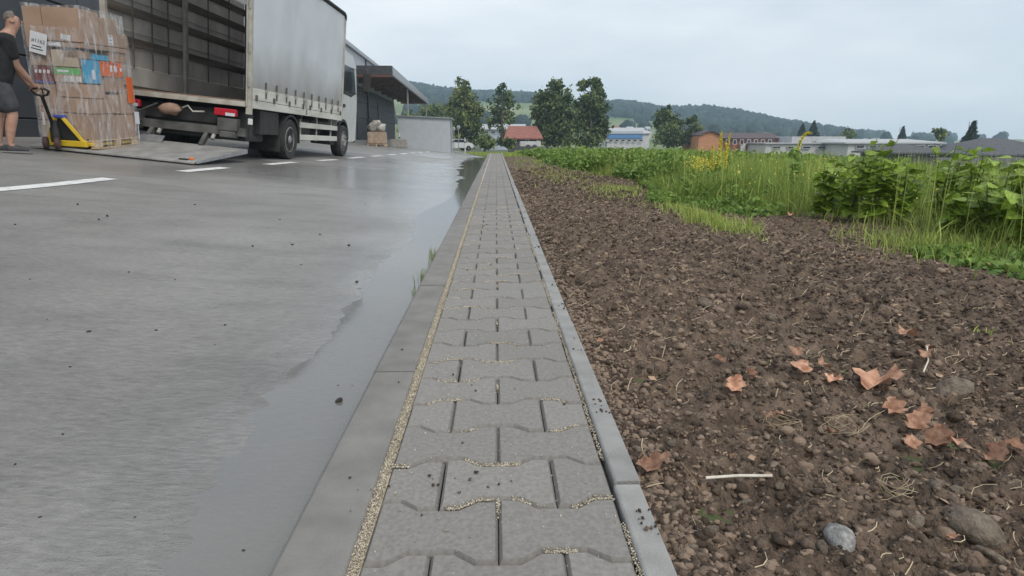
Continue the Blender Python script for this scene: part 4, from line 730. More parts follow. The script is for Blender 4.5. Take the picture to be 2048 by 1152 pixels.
for (x, y0, lab) in ((908, 258, 'round traffic sign on a post, the lower left one by the shed'), (917.5, 255, 'round traffic sign on a post, the upper right one by the shed')):
    b = at(x, 298, 60); g = gz(b[0], b[1]); tp = at(x, y0, 60); s = empty('traffic_sign', (float(b[0]), float(b[1]), g)); MB().tube([(0, 0, 0), (0, 0, tp[2]-g)], .035, 8).build('post', 'galv', s); MB().lathe([(-.03, .16), (-.02, .18), (.0, .18)], (0, 0, tp[2]-g), 'y', 20).build('sign_plate', 'galv', s, sm=30); tag(s, lab, 'sign')
for (x, y0, z, lab) in ((930, 275, 62, 'white marker post standing at the grass edge right of the shed'), (800, 266, 47, 'white marker post left of the shed under the canopy')):
    b = at(x, 296, z); g = gz(b[0], b[1]); tp = at(x, y0, z); s = empty('marker_post', (float(b[0]), float(b[1]), g)); h = tp[2]-g
    MB().lathe([(0, .06), (h*.78, .055), (h, .03)], (0, 0, 0), 'z', 10).build('post', 'white_paint', s, sm=50); MB().lathe([(h*.62, .06), (h*.74, .06)], (0, 0, 0), 'z', 10).build('black_band', 'steel_dark', s); tag(s, lab, 'post')
p = at(798, 290, 46); MB_ = MB().prism([(-.7, 0), (.7, 0), (.6, .62), (-.6, .62)], -.3, .3, 'y').build('concrete_block', 'concrete_block', None, .03); MB_.location = (float(p[0]), float(p[1]), gz(p[0], p[1])); tag(MB_, 'low concrete block between warehouse and shed', 'block')
# bales of wrapped goods below the canopy
mat('wood_new', (.42, .30, .18), (.56, .43, .28), .85, 12, stretch=(1, 6, 6), rand=.25); mat('bale_brown', (.30, .22, .16), (.42, .33, .26), .8, 5); mat('bale_wrap', (.33, .31, .28), (.52, .5, .47), .35, 9, bump=.5)
p = at(755, 287, 41); px_, py2 = float(p[0]), float(p[1]); g = gz(px_, py2); pb = MB()
for k in (-.5, 0, .5): pb.box((k*1.06-.05, -.4, .0), (k*1.06+.05, .4, .12))
pal = empty('pallet', (px_, py2, g)); 
for k in (-.55, 0, .55): MB().box((k-.05, -.4, .0), (k+.05, .4, .12)).build('runner', 'wood_new', pal)
for k in range(5): MB().box((-.6, -.4+k*.175, .121), (.6, -.3+k*.175, .143)).build('deck_board', 'wood_new', pal)
tag(pal, 'wooden pallet under the wrapped bales at the warehouse', 'pallet')
b1 = MB().box((-.58, -.38, 0), (.58, .38, .78)).build('bale', 'bale_brown', None, .05, 2, 60); b1.location = (px_, py2, g+.145); tag(b1, 'lower brown carton bale stacked before the warehouse', 'bale')
v, f, t_ = scatter(ICO2, np.array([[px_-.25, py2, g+1.25], [px_+.25, py2+.05, g+1.22], [px_+.02, py2-.1, g+1.45]]), np.array([[.36, .36, .3], [.35, .36, .28], [.3, .3, .2]]), .2, np.array([.3, .6, .5])); tag(link('wrapped_bundle', np_mesh('wrapped_bundle', v, f, t_), 'bale_wrap'), 'crumpled plastic-wrapped bundle lying on top of the bale', 'bundle')

# ---------------------------------------------------------------- the lorry
TYAW = .043; TLOC = [-4.306, 11.249, .18]
def _gr(lx, ly): return float(zroad(TLOC[0]+lx*math.cos(TYAW)+ly*math.sin(TYAW), TLOC[1]-lx*math.sin(TYAW)+ly*math.cos(TYAW)))
g1, g2, g3 = _gr(-.15, 1.98), _gr(-2.35, 1.98), _gr(-.15, 5.97); LEAN = math.atan((g2-g1)/2.2); TPIT = math.atan((g3-g1)/3.99)      # it stands on the slope of the yard
TLOC[2] = g1-.15*math.tan(LEAN)-1.98*math.tan(TPIT)-.004
TR = empty('truck', TLOC, (TPIT, LEAN, -TYAW)); TM = Matrix.Translation(TLOC)@Euler((TPIT, LEAN, -TYAW)).to_matrix().to_4x4()
Lb, FBz, CBz, HT, YR, YF, TD = 5.49, .948, 1.274, 3.483, 1.98, 5.97, .812; Wt = 2.5
mat('curtain', (.56, .585, .62), (.62, .645, .68), .42, 1.5); t, ns, L, b = nodes_of('curtain'); N = ns.new
tcn = N('ShaderNodeTexCoord'); sx = N('ShaderNodeSeparateXYZ'); L.new(tcn.outputs['Object'], sx.inputs[0])
nd = N('ShaderNodeTexNoise'); nd.inputs['Scale'].default_value = 1.6; nd.inputs['Detail'].default_value = 6; mpd = N('ShaderNodeMapping'); mpd.inputs['Scale'].default_value = (1, .8, .45); L.new(tcn.outputs['Object'], mpd.inputs[0]); L.new(mpd.outputs[0], nd.inputs['Vector'])
ma = N('ShaderNodeMath'); ma.operation = 'MULTIPLY_ADD'; ma.inputs[1].default_value = .9; L.new(nd.outputs['Fac'], ma.inputs[0]); mneg = N('ShaderNodeMath'); mneg.operation = 'MULTIPLY'; mneg.inputs[1].default_value = -1; L.new(sx.outputs['Z'], mneg.inputs[0]); L.new(mneg.outputs[0], ma.inputs[2])
mr = N('ShaderNodeMapRange'); mr.inputs[1].default_value = -1.65; mr.inputs[2].default_value = -.8; mr.inputs[3].default_value = 0; mr.inputs[4].default_value = .7; L.new(ma.outputs[0], mr.inputs[0])
base = b.inputs['Base Color'].links[0].from_socket; dm = N('ShaderNodeMix'); dm.data_type = 'RGBA'; dm.inputs[7].default_value = (.21, .185, .15, 1); L.new(mr.outputs[0], dm.inputs[0]); L.new(base, dm.inputs[6]); L.new(dm.outputs[2], b.inputs['Base Color'])
mat('curtain_inside', (.5, .49, .47), (.76, .75, .72), .7, 1.4, det=8, stretch=(1, 1, .5), trans=.5); mat('roof_skin', (.7, .7, .7), (.8, .8, .8), .6, 2, trans=.5)
mat('alu_board', (.52, .50, .45), (.68, .66, .60), .5, 2.5, stretch=(1, .4, 2), det=8); mat('slat', (.07, .06, .05), (.15, .135, .12), .8, 2, stretch=(1, .3, 4)); mat('ply', (.16, .11, .08), (.24, .165, .12), .8, 3, stretch=(1, 1, .3))
mat('post_alu', (.33, .32, .30), (.45, .44, .41), .5, 5, metal=.2); mat('frame_dirty', (.34, .31, .26), (.48, .46, .41), .6, 6); mat('chassis', (.018, .018, .018), (.035, .034, .033), .7, 6); mat('chassis_grey', (.06, .06, .06), (.12, .118, .115), .65, 5); mat('rubber', (.02, .02, .02), (.045, .043, .04), .85, 10, bump=.3)
mat('rim_steel', (.22, .22, .22), (.36, .35, .34), .5, 8, metal=.4); mat('cab_white', (.55, .56, .57), (.62, .63, .64), .35, 3, coat=.3); mat('lamp', (.45, .015, .03), rough=.25); mat('orange_lamp', (.7, .16, .02), rough=.3); mat('plate_steel', (.27, .265, .255), (.40, .395, .385), .55, 3, det=9, metal=.2, stretch=(2, 1, 1)); mat('sack', (.22, .13, .09), (.34, .23, .17), .9, 8)
mat('sticker', (.5, .55, .62), (.7, .72, .75), .5, 40)
def B(a, c, name, m, parent=TR, bevel=.006, **k): return MB().box(a, c).build(name, m, parent, bevel, **k)
# right curtain: gently billowing sheet hung from the roof rail
ny, nz = 60, 34; yv = np.linspace(.06, Lb-.05, ny); zv = np.linspace(CBz-.02, HT-.06, nz); YG, ZG = np.meshgrid(yv, zv)
XG = .012*np.sin(YG*5.2)*np.sin((ZG-CBz)/(HT-CBz)*PI)+.010*fbm(YG*2, ZG*1.2, 91, 3)+.006*np.sin(YG*12)*np.exp(-(ZG-CBz)/.25)
me = grid_mesh('side_curtain', XG+.0, YG, ZG); cu = link('side_curtain', me, 'curtain', TR)
for i in range(10):
    y = .62+i*.50; MB().box((.014, y-.022, CBz-.16), (.026, y+.022, CBz+.12)).build('strap', 'chassis_grey', cu); MB().box((.02, y-.03, CBz-.06), (.045, y+.03, CBz+.0)).build('buckle', 'post_alu', cu)
# side boards and rail
for y0, y1 in ((.05, 2.72), (2.86, Lb-.02)):
    sb = B((-.035, y0, FBz+.115), (.012, y1, CBz-.015), 'side_board', 'alu_board'); 
    for k in range(4): MB().box((.0125, y0+.15+k*(y1-y0-.3)/3-.03, FBz+.1), (.035, y0+.15+k*(y1-y0-.3)/3+.03, FBz+.2)).build('latch', 'chassis_grey', sb)
B((-.04, 2.73, FBz-.01), (.02, 2.85, CBz-.01), 'stanchion', 'post_alu'); B((-.03, .02, FBz-.03), (.02, Lb, FBz+.105), 'floor_rail', 'alu_board')
# floor, front wall, roof, left wall with slats
B((-Wt+.04, .05, FBz), (-.04, Lb-.05, FBz+.09), 'floor', 'ply'); B((-Wt+.02, Lb-.06, FBz), (-.02, Lb, HT), 'front_wall', 'ply'); B((-Wt+.02, .04, HT-.03), (-.02, Lb, HT), 'roof', 'roof_skin', bevel=0)
lw = B((-Wt-.004, .06, FBz+.5), (-Wt+.004, Lb-.06, HT-.03), 'left_curtain', 'curtain_inside', bevel=0); B((-Wt-.02, .06, FBz+.0), (-Wt+.03, Lb-.06, FBz+.49), 'left_board', 'alu_board')
mat('board_inside', (.42, .41, .39), (.55, .54, .52), .7, 2); B((-Wt+.031, .06, FBz+.16), (-Wt+.036, Lb-.06, FBz+.48), 'left_board_lining', 'board_inside', bevel=0); B((-Wt+.031, .06, FBz+.09), (-Wt+.05, Lb-.06, FBz+.155), 'kick_strip', 'slat', bevel=0)
for zc in (1.86, 2.38, 2.86, 3.24): B((-Wt+.02, .08, zc-.075), (-Wt+.045, Lb-.08, zc+.075), 'slat', 'slat')
for zc in (2.02, 2.55): B((-Wt+.02, .08, zc), (-Wt+.035, Lb-.08, zc+.025), 'slat', 'post_alu')
B((-Wt+.046, 2.45, FBz), (-Wt+.11, 2.57, HT-.04), 'stanchion', 'post_alu')
for y in (.75, 1.35, 1.9, 3.5, 4.5): B((-Wt+.046, y, CBz+.15), (-Wt+.06, y+.03, HT-.04), 'strap', 'slat', bevel=0)
# rear frame
B((-.07, -.03, FBz-.14), (.02, .05, HT), 'rear_pillar', 'frame_dirty'); B((-Wt-.02, -.03, FBz-.1), (-Wt+.07, .05, HT), 'rear_pillar', 'frame_dirty'); B((-Wt, -.03, HT-.1), (0, .05, HT+.04), 'rear_header', 'frame_dirty'); B((-Wt+.07, -.05, FBz-.02), (-.07, .05, FBz+.065), 'rear_sill', 'frame_dirty')
for z in (1.35, 1.9, 2.6, 3.1): MB().tube([(.0, -.05, z-.08), (.0, -.05, z+.08)], .016, 8).build('hinge', 'post_alu', TR)
MB().tube([(-.045, -.05, FBz), (-.045, -.05, HT-.1)], .014, 8).build('locking_bar', 'post_alu', TR)
# roof rail, dark, with rounded front end
MB().tube([(.0, .0, HT+.0), (.0, Lb-.12, HT+.0), (.0, Lb-.02, HT-.03), (-.01, Lb+.02, HT-.14)], .045, 8).build('roof_rail', 'chassis', TR, sm=50)
MB().tube([(.0, Lb+.0, FBz), (.0, Lb+.0, HT-.1)], .03, 8).build('front_pillar', 'post_alu', TR)
# chassis
for x in (-1.68, -.82): B((x-.04, .25, .62), (x+.04, 7.0, .88), 'chassis_rail', 'chassis')
for y in (.5, 1.3, 2.7, 3.6, 4.6): B((-Wt+.06, y, .84), (-.06, y+.08, .945), 'cross_member', 'chassis')
B((-1.62, 1.6, .35), (-.88, 2.4, .62), 'rear_axle', 'chassis', bevel=.05); MB().tube([(-2.2, YR, .42), (-.3, YR, .42)], .07, 10).build('axle_tube', 'chassis', TR)
B((-2.3, 2.9, .42), (-1.75, 3.9, .85), 'air_tank_box', 'chassis'); B((-.75, 3.1, .45), (-.35, 4.2, .86), 'fuel_tank', 'chassis_grey', bevel=.05)
# wheels
def wheel(x, y, side, dual=False):
    w = empty('wheel', (x, y, TD/2), parent=TR); r = TD/2; wd = .24
    for k in ((0, -.29) if dual else (0,)):
        MB().lathe([(k*side-.0, r*.62), (k*side+side*.02, r*.93), (k*side-side*.01, r*.985), (k*side-side*.06, r), (k*side-side*(wd-.06), r), (k*side-side*wd, r*.95), (k*side-side*wd, r*.6)], (0, 0, 0), 'x', 36).build('tyre', 'rubber', w, sm=50)
    MB().lathe([(side*.0, r*.62), (side*.005, r*.58), (-side*.05, r*.54), (-side*(.13 if dual else .0), r*.46), (-side*(.14 if dual else -.03), r*.24), (side*.0, r*.2), (side*.03, r*.1)], (0, 0, 0), 'x', 30).build('rim', 'rim_steel', w, sm=40)
    for k in range(8): a = k*PI/4; MB().lathe([(0, .016), (side*.03, .016)], (-side*(.13 if dual else -.02), r*.34*math.cos(a), r*.34*math.sin(a)), 'x', 6).build('wheel_nut', 'rim_steel', w)
for s_, x in ((1, -.03), (-1, -Wt+.03)): wheel(x, YR, s_, True); wheel(x-.02*s_, YF, s_)
# mudguards, side guards, light box
arc = [(YR+.52*math.cos(a), .40+.50*math.sin(a)) for a in np.linspace(R(-8), R(195), 16)]
for x0, x1 in ((-.62, -.005), (-Wt+.005, -Wt+.62)): MB().prism(arc+[(YR+.485*math.cos(a), .40+.465*math.sin(a)) for a in np.linspace(R(195), R(-8), 16)], x0, x1, 'x').build('mudguard', 'chassis', TR, sm=40)
B((-.63, 1.42, .16), (-.02, 1.445, .62), 'mud_flap', 'rubber'); B((-Wt+.02, 1.42, .16), (-Wt+.63, 1.445, .62), 'mud_flap', 'rubber')
B((-.55, .5, .48), (-.03, 1.36, .9), 'tool_box', 'chassis')
for z in (.40, .66): B((-.075, 2.62, z), (-.045, 5.35, z+.115), 'side_guard', 'alu_board')
for y in (2.72, 3.8, 4.9): B((-.11, y, .38), (-.076, y+.05, .93), 'guard_post', 'post_alu')
# rear underside: bumper, lamp units, lift mechanism, rolled sack
B((-Wt+.1, .02, .42), (-.1, .12, .56), 'underrun_bar', 'chassis_grey'); B((-1.9, .1, .60), (-.6, .4, .80), 'lift_beam', 'chassis'); B((-Wt+.16, .14, .34), (-.14, .9, .86), 'lift_housing', 'chassis', bevel=.02)
for x in (-.42, -2.08):
    la = B((x-.18, -.06, .745), (x+.20, .02, .865), 'tail_light', 'lamp', bevel=.012); B((x+.02, -.064, .75), (x+.18, -.0605, .80), 'sticker', 'sticker', la, 0)
    B((x-.13, -.04, .5), (x+.2, .12, .71), 'lamp_bracket', 'chassis_grey'); B((x-.1, -.05, .38), (x+.18, .1, .49), 'lift_bracket', 'chassis_grey', bevel=.015)
B((-.02, -.01, .42), (.015, .08, .80), 'marker_arm', 'rubber'); B((-.03, -.03, .64), (.05, -.012, .74), 'marker_plate', 'white_paint')
for x in (-.78, -1.72): MB().bar((x, .3, .62), (x, -.16, .20), .07, .10).build('lift_arm', 'chassis_grey', TR, .01); MB().tube([(x+.13, .35, .72), (x+.13, -.02, .33)], .035, 10).build('lift_cylinder', 'post_alu', TR, sm=40)
sk = bmesh.new(); v, f, _ = scatter(ICO2, np.array([[-1.36, -.06, .76]]), np.array([[.20, .09, .10]]), .12); o = link('sack', np_mesh('sack', v, f, None, True), 'sack', None, None); o.matrix_world = TM; tag(o, 'brown rolled sack tucked under the lorry floor above the lift', 'sack')
MB().tube([(-1.16, -.03, .80), (-1.05, -.05, .85), (-.98, -.02, .76), (-.8, .02, .78)], .014, 6).build('air_hose', 'post_alu', TR, sm=50); MB().tube([(-2.2, .0, .8), (-1.9, -.04, .68), (-1.6, .0, .84)], .014, 6).build('air_hose', 'chassis_grey', TR, sm=50)
# lowered tail lift
HZ_, TL = .22, 1.78; pf = MB().add([(-Wt+.05, -.06, HZ_), (-.05, -.06, HZ_), (-.05, -TL, .05), (-Wt+.05, -TL, .05), (-Wt+.05, -.06, HZ_-.07), (-.05, -.06, HZ_-.07), (-.05, -TL, .025), (-Wt+.05, -TL, .025)], [(0, 3, 2, 1), (4, 5, 6, 7), (0, 1, 5, 4), (1, 2, 6, 5), (2, 3, 7, 6), (3, 0, 4, 7)]).build('lift_platform', 'plate_steel', TR, .004)
tl = lambda x, y, up_=0: (x, y, .05+(HZ_-.05)*(TL+y)/(TL-.06)+up_)
MB().add([tl(-.05, -.07, .006), tl(-.008, -.07, .0), tl(-.008, -TL+.03, .0), tl(-.05, -TL+.03, .006), tl(-.05, -.07, -.075), tl(-.008, -.07, -.07), tl(-.008, -TL+.03, -.03), tl(-.05, -TL+.03, -.035)], [(0, 3, 2, 1), (4, 5, 6, 7), (0, 1, 5, 4), (1, 2, 6, 5), (2, 3, 7, 6), (3, 0, 4, 7)]).build('side_edge', 'galv', pf)
MB().box((-Wt+.05, -TL-.03, .012), (-.05, -TL-.001, .046)).build('tip_edge', 'plate_steel', pf, .006); 
for x in (-.16, -Wt+.16): MB().lathe([(0, .035), (.02, .033), (.032, .02)], tl(x, -TL+.12, .003), 'z', 14).build('warning_light', 'orange_lamp', pf, sm=40)
MB().box((-.3, -TL+.02, .055), (-.18, -TL+.08, .075)).build('stop_flap', 'chassis', pf); MB().add([tl(-1.9, -.35, .004), tl(-1.35, -.35, .004), tl(-1.42, -.1, .09), tl(-1.8, -.1, .09)], [(0, 1, 2, 3)]).build('ramp_flap', 'galv', pf)
# cab
CY0, CY1 = Lb+.06, Lb+1.95; cabp = [(CY0, .78), (CY0, 2.55), (CY0+.25, 2.72), (CY0+1.2, 2.66), (CY0+1.62, 2.45), (CY1-.05, 1.62), (CY1, 1.3), (CY1, .42), (CY1-.3, .38), (YF+.62, .38), (YF+.6, .62), (YF+.42, .86), (YF, .97), (YF-.40, .86)]
cb = MB().prism(cabp, -Wt+.12, -.12, 'x').build('cab', 'cab_white', TR, .03, 2, 40)
sw = MB().prism([(CY0+.45, 1.62), (CY0+.45, 2.35), (CY0+1.4, 2.35), (CY0+1.68, 1.70), (CY0+1.2, 1.58)], -.119, -.112, 'x').build('side_window', 'window_glass', cb); MB().prism([(CY0+.38, .9), (CY0+.38, 2.45), (CY0+1.5, 2.45), (CY1-.16, 1.6), (CY1-.16, .9)], -.1195, -.1165, 'x').build('door', 'cab_white', cb); MB().box((-.119, CY0+.42, 1.28), (-.085, CY0+.6, 1.36)).build('door_handle', 'chassis', cb)
MB().add([(-Wt+.2, CY0+1.66, 2.38), (-.2, CY0+1.66, 2.38), (-.2, CY1-.02, 1.62), (-Wt+.2, CY1-.02, 1.62)], [(0, 1, 2, 3)]).build('windscreen', 'window_glass', cb); MB().add([(-Wt+.12, CY0+.2, 2.74), (-.12, CY0+.2, 2.74), (-.35, CY0+.1, 3.2), (-Wt+.35, CY0+.1, 3.2), (-.25, CY0+1.1, 2.72), (-Wt+.25, CY0+1.1, 2.72)], [(0, 1, 2, 3), (1, 4, 2), (0, 3, 5), (2, 4, 5, 3)]).build('roof_spoiler', 'cab_white', cb)
mi = MB().tube([(-.12, CY1-.3, 2.35), (.12, CY1-.12, 2.36), (.15, CY1-.1, 1.75), (-.1, CY1-.2, 1.7)], .016, 6).build('mirror_arm', 'chassis', cb, sm=40); MB().box((.05, CY1-.16, 1.78), (.25, CY1-.05, 2.3)).build('mirror', 'chassis', mi, .02)
B((-Wt+.12, CY1-.02, .36), (-.12, CY1+.06, .72), 'bumper', 'chassis_grey', cb, .03); arc = [(YF+.56*math.cos(a), .41+.56*math.sin(a)) for a in np.linspace(R(5), R(185), 14)]; MB().prism(arc+[(YF+.5*math.cos(a), .41+.5*math.sin(a)) for a in np.linspace(R(185), R(5), 14)], -.5, -.07, 'x').build('wheel_arch', 'chassis', cb, sm=40)
B((-.6, YF-1.0, .3), (-.1, YF-.62, .42), 'cab_step', 'chassis', cb, .01)
tag(TR, 'grey curtain-sided lorry with its rear open and tail lift lowered', 'truck')

# ---------------------------------------------------------------- pallet with wrapped cartons, on the tail lift
PT = atY(196, 299, 9.62); tilt = .06; LM_ = Matrix.Translation((float(PT[0]), float(PT[1]), float(PT[2])))@Euler((.05, tilt, -TYAW)).to_matrix().to_4x4()@Matrix.Diagonal((1, .84, .945, 1))   # near right bottom corner of the pallet; +y into the lorry, -x left
pal = empty('pallet'); pal.matrix_world = LM_
for k in (-.05, -.4, -.75): 
    MB().box((k-.05, 0, 0), (k+.05, 1.2, .022)).build('runner', 'wood_new', pal, .003)
    for y in (.0, .53, 1.055): MB().box((k-.05, y, .023), (k+.05, y+.145, .10)).build('block', 'wood_new', pal, .003)
for y in (0, .53, 1.055): MB().box((-.8, y, .101), (0, y+.145, .121)).build('stringer_board', 'wood_new', pal, .003)
for k in range(5): MB().box((-.8+k*.17, 0, .122), (-.8+k*.17+.12, 1.2, .144)).build('deck_board', 'wood_new', pal, .003)
tag(pal, 'wooden pallet standing on the tail lift under the cartons', 'pallet')
mat('carton', (.32, .215, .155), (.38, .262, .192), .8, 3, rand=.22, bump=.12, bscale=10); mat('carton_pale', (.42, .35, .27), (.5, .42, .33), .8, 3, rand=.15); mat('tape', (.42, .32, .22), (.5, .4, .29), .4, 5); mat('carton_blue', (.035, .30, .52), (.05, .36, .58), .6, 3); mat('carton_orange', (.62, .12, .03), (.68, .16, .045), .6, 3); mat('carton_green', (.08, .36, .10), (.14, .45, .16), .6, 4); mat('carton_wine', (.14, .03, .035), (.2, .05, .055), .6, 12); mat('paper', (.62, .64, .68), (.7, .72, .75), .6, 6); mat('ink', (.02, .02, .02), (.05, .05, .05), .7, 5); mat('cap_blue', (.06, .10, .40), rough=.5); mat('yellow_steel', (.62, .42, .02), (.7, .5, .04), .5, 6)
def sh_(z): return -.02*(z-.144)
def carton(x0, x1, y0, y1, z0, z1, label, m='carton', rot=0, tape=True):
    c = ((x0+x1)/2+sh_((z0+z1)/2), (y0+y1)/2, z0); dx, dy, dz = (x1-x0)/2-.004, (y1-y0)/2-.004, z1-z0-.004; o = MB().box((-dx, -dy, 0), (dx, dy, dz)).build('carton', m, None, .006, 2); o.matrix_world = LM_@Matrix.Translation(c)@Matrix.Rotation(rot, 4, 'Z')
    if tape and m.startswith('carton') and dz > .12 and m in ('carton', 'carton_pale'): MB().box((-dx-.0012, -.028, dz*.72), (dx+.0012, .028, dz+.0012)).build('tape', 'tape', o); 
    return tag(o, label, 'carton', 'cartons wrapped on the pallet')
def sheet(o, x0, x1, z0, z1, face, m='paper', name='label_sheet', off=.0015, tilt_=0, lines=0):       # flat print on a carton: face 'f' front or 'r' right
    cx, cz_ = (x0+x1)/2, (z0+z1)/2; T = Matrix.Translation((0, 0, 0)); bb = [Vector(q) for q in o.bound_box]; yf = min(q.y for q in bb); xr_ = max(q.x for q in bb)
    R0 = Matrix.Rotation(tilt_, 4, 'Y' if face == 'f' else 'X')
    M0 = Matrix.Translation((cx, yf-off, cz_)) if face == 'f' else Matrix.Translation((xr_+off, cx, cz_))
    w, h = (x1-x0)/2, (z1-z0)/2; mb = MB()
    if face == 'f': mb.box((-w, -.001, -h), (w, .0, h), M0@R0)
    else: mb.box((0, -w, -h), (.001, w, h), M0@R0)
    s = mb.build(name, m, o)
    for k in range(lines):
        zz = h*(.7-1.4*k/max(1, lines-1)); l = w*random.uniform(.45, .8); mb = MB()
        if face == 'f': mb.box((-l, -.002, zz-h*.07), (l*.6, -.0012, zz+h*.07), M0@R0)
        else: mb.box((.0012, -l, zz-h*.07), (.002, l*.6, zz+h*.07), M0@R0)
        mb.build('print', 'ink', s)
    return s
# bottom layer
c = carton(-.80, -.52, 0, .6, .146, .40, 'bottom left carton beside the pallet jack frame', 'carton_pale'); carton(-.51, 0, 0, .58, .146, .53, 'largest bottom carton at the near corner of the pallet'); carton(-.80, -.4, .62, 1.2, .146, .53, 'hidden rear left bottom carton'); carton(-.39, .0, .6, 1.2, .146, .52, 'bottom carton at the right rear of the load')
c2 = carton(-.80, -.52, 0, .6, .405, .60, 'second carton up at the left front of the load'); carton(-.51, -.0, 0, .42, .535, .76, 'carton in the second layer at the near corner'); carton(-.4, 0, .44, .8, .535, .83, 'upright carton in the second layer of the right side'); carton(-.4, .005, .81, 1.2, .525, .86, 'carton in the second layer at the right rear')
# middle layers
c = carton(-.80, -.5, 0, .5, .605, .94, 'carton at left front below the dark red one'); w = carton(-.79, -.5, -.005, .5, .945, 1.20, 'dark red printed carton at the left front of the load', 'carton_wine')
sheet(w, -.13, .13, .01, .035, 'f', 'cap_blue', 'blue_stripe'); 
for k in range(4): sheet(w, -.11+k*.06, -.075+k*.06, .15, .20, 'f', 'paper', 'print_mark', tilt_=.2)
carton(-.49, 0, 0, .4, .765, .97, 'carton with a taped edge below the green label'); carton(-.35, .0, .42, 1.0, .865, 1.10, 'carton under the orange box on the right side')
g_ = carton(-.49, -.08, -.003, .42, .975, 1.20, 'carton with a bright green label strip on the front'); sheet(g_, -.19, .19, .12, .215, 'f', 'carton_green', 'green_label'); sheet(g_, -.15, .02, .155, .185, 'f', 'paper', 'white_print', .003); sheet(g_, -.06, .08, .02, .10, 'f', 'paper', 'label_sheet', lines=4); sheet(g_, .12, .19, .02, .10, 'f', 'paper', lines=3)
bl = carton(-.075, .012, -.004, .34, .985, 1.33, 'bright blue carton standing at the near corner of the load', 'carton_blue'); sheet(bl, -.06, .02, .06, .2, 'r', 'paper', 'white_print'); b2 = carton(-.3, .012, .20, .62, 1.335, 1.42, 'flat bright blue carton on top of the orange one', 'carton_blue')
og = carton(-.2, .02, .35, .98, 1.105, 1.33, 'orange carton with white round emblem on the right side', 'carton_orange')
sheet(og, -.06, -.0, .07, .17, 'r', 'paper', 'label_sheet')
em_ = MB().lathe([(.0, .05), (.002, .05)], (.1055, .09, .12), 'x', 20).build('emblem', 'paper', og)
for a in range(6): q = a*PI/3; MB().box((.1056, .09+.085*math.cos(q)-.012, .12+.085*math.sin(q)-.012), (.108, .09+.085*math.cos(q)+.012, .12+.085*math.sin(q)+.012)).build('emblem_mark', 'ink', og)
MB().lathe([(.0, .03), (.002, .03)], (.1055, .25, .115), 'x', 16).build('emblem', 'paper', og)
for k in range(4): MB().box((.1056, -.27+k*.1, .185), (.108, -.25+k*.1, .205)).build('emblem_mark', 'ink', og)
o2 = carton(.02, .06, 1.0, 1.15, .70, 1.12, 'narrow upright orange carton at the right rear edge', 'carton_orange')
carton(-.8, -.5, .0, .55, 1.205, 1.43, 'carton above the dark red one under the top layer'); carton(-.49, -.1, 0, .5, 1.205, 1.45, 'crumpled carton above the green label carton', 'carton_pale'); carton(-.45, .0, .64, 1.2, 1.335, 1.48, 'carton behind the flat blue one'); carton(-.32, -.01, .0, .19, 1.335, 1.45, 'small carton left of the flat blue one')
carton(-.8, -.4, .56, 1.2, .61, 1.43, 'tall hidden carton at the rear left of the load')
# top layers
fl = carton(-.52, .02, -.02, 1.2, 1.485, 1.56, 'long flat carton carrying the two top cartons on the right'); sheet(fl, -.26, -.06, .005, .066, 'f', 'paper', lines=2)
t1 = carton(-.92, -.38, -.04, .6, 1.435+.0, 2.01, 'big overhanging carton at the top left of the load', rot=.03) if False else carton(-.79, -.53, -.04, .6, 1.45, 2.03, 'big overhanging carton at the top left of the load', rot=.03)
t2 = carton(-.52, .0, -.03, .50, 1.565, 2.04, 'large top carton at the near corner of the load', rot=-.02); sheet(t2, -.02, .12, .02, .1, 'f', tilt_=.15, lines=3); t3 = carton(-.46, .01, .5, .95, 1.565, 1.98, 'top carton in the middle of the right side'); sheet(t3, -.04, .1, .02, .17, 'r', lines=3); carton(-.4, .015, .96, 1.24, 1.565, 1.78, 'lower top carton at the right rear of the load')
# stretch film
fm = bpy.data.materials.new('stretch_film'); fm.use_nodes = True; M['film'] = fm; t = fm.node_tree; t.nodes.clear(); N = t.nodes.new; L = t.links.new
o_ = N('ShaderNodeOutputMaterial'); trn = N('ShaderNodeBsdfTransparent'); pr = N('ShaderNodeBsdfPrincipled'); pr.inputs['Base Color'].default_value = (.8, .8, .82, 1); pr.inputs['Roughness'].default_value = .28; mxs = N('ShaderNodeMixShader'); tcn = N('ShaderNodeTexCoord'); mpn = N('ShaderNodeMapping'); mpn.inputs['Scale'].default_value = (9, 9, 2.2); mpn.inputs['Rotation'].default_value = (.3, .2, 0); nz_ = N('ShaderNodeTexNoise'); nz_.inputs['Scale'].default_value = 1.6; nz_.inputs['Detail'].default_value = 5; nz_.inputs['Distortion'].default_value = .8; mrn = N('ShaderNodeMapRange'); mrn.inputs[1].default_value = .45; mrn.inputs[2].default_value = .75; mrn.inputs[3].default_value = .06; mrn.inputs[4].default_value = .6
L(tcn.outputs['Object'], mpn.inputs[0]); L(mpn.outputs[0], nz_.inputs['Vector']); L(nz_.outputs['Fac'], mrn.inputs[0]); L(mrn.outputs[0], mxs.inputs[0]); L(trn.outputs[0], mxs.inputs[1]); L(pr.outputs[0], mxs.inputs[2]); L(mxs.outputs[0], o_.inputs[0]); bpn = N('ShaderNodeBump'); bpn.inputs['Strength'].default_value = .6; bpn.inputs['Distance'].default_value = .02; L(nz_.outputs['Fac'], bpn.inputs['Height']); L(bpn.outputs[0], pr.inputs['Normal'])
na_, nz2 = 64, 40; aa = np.linspace(0, 2*PI, na_, endpoint=False); zz = np.linspace(.03, 2.07, nz2); Vf = []
def sq(a, hx, hy): s = max(abs(math.cos(a))/hx, abs(math.sin(a))/hy); return math.cos(a)/s, math.sin(a)/s
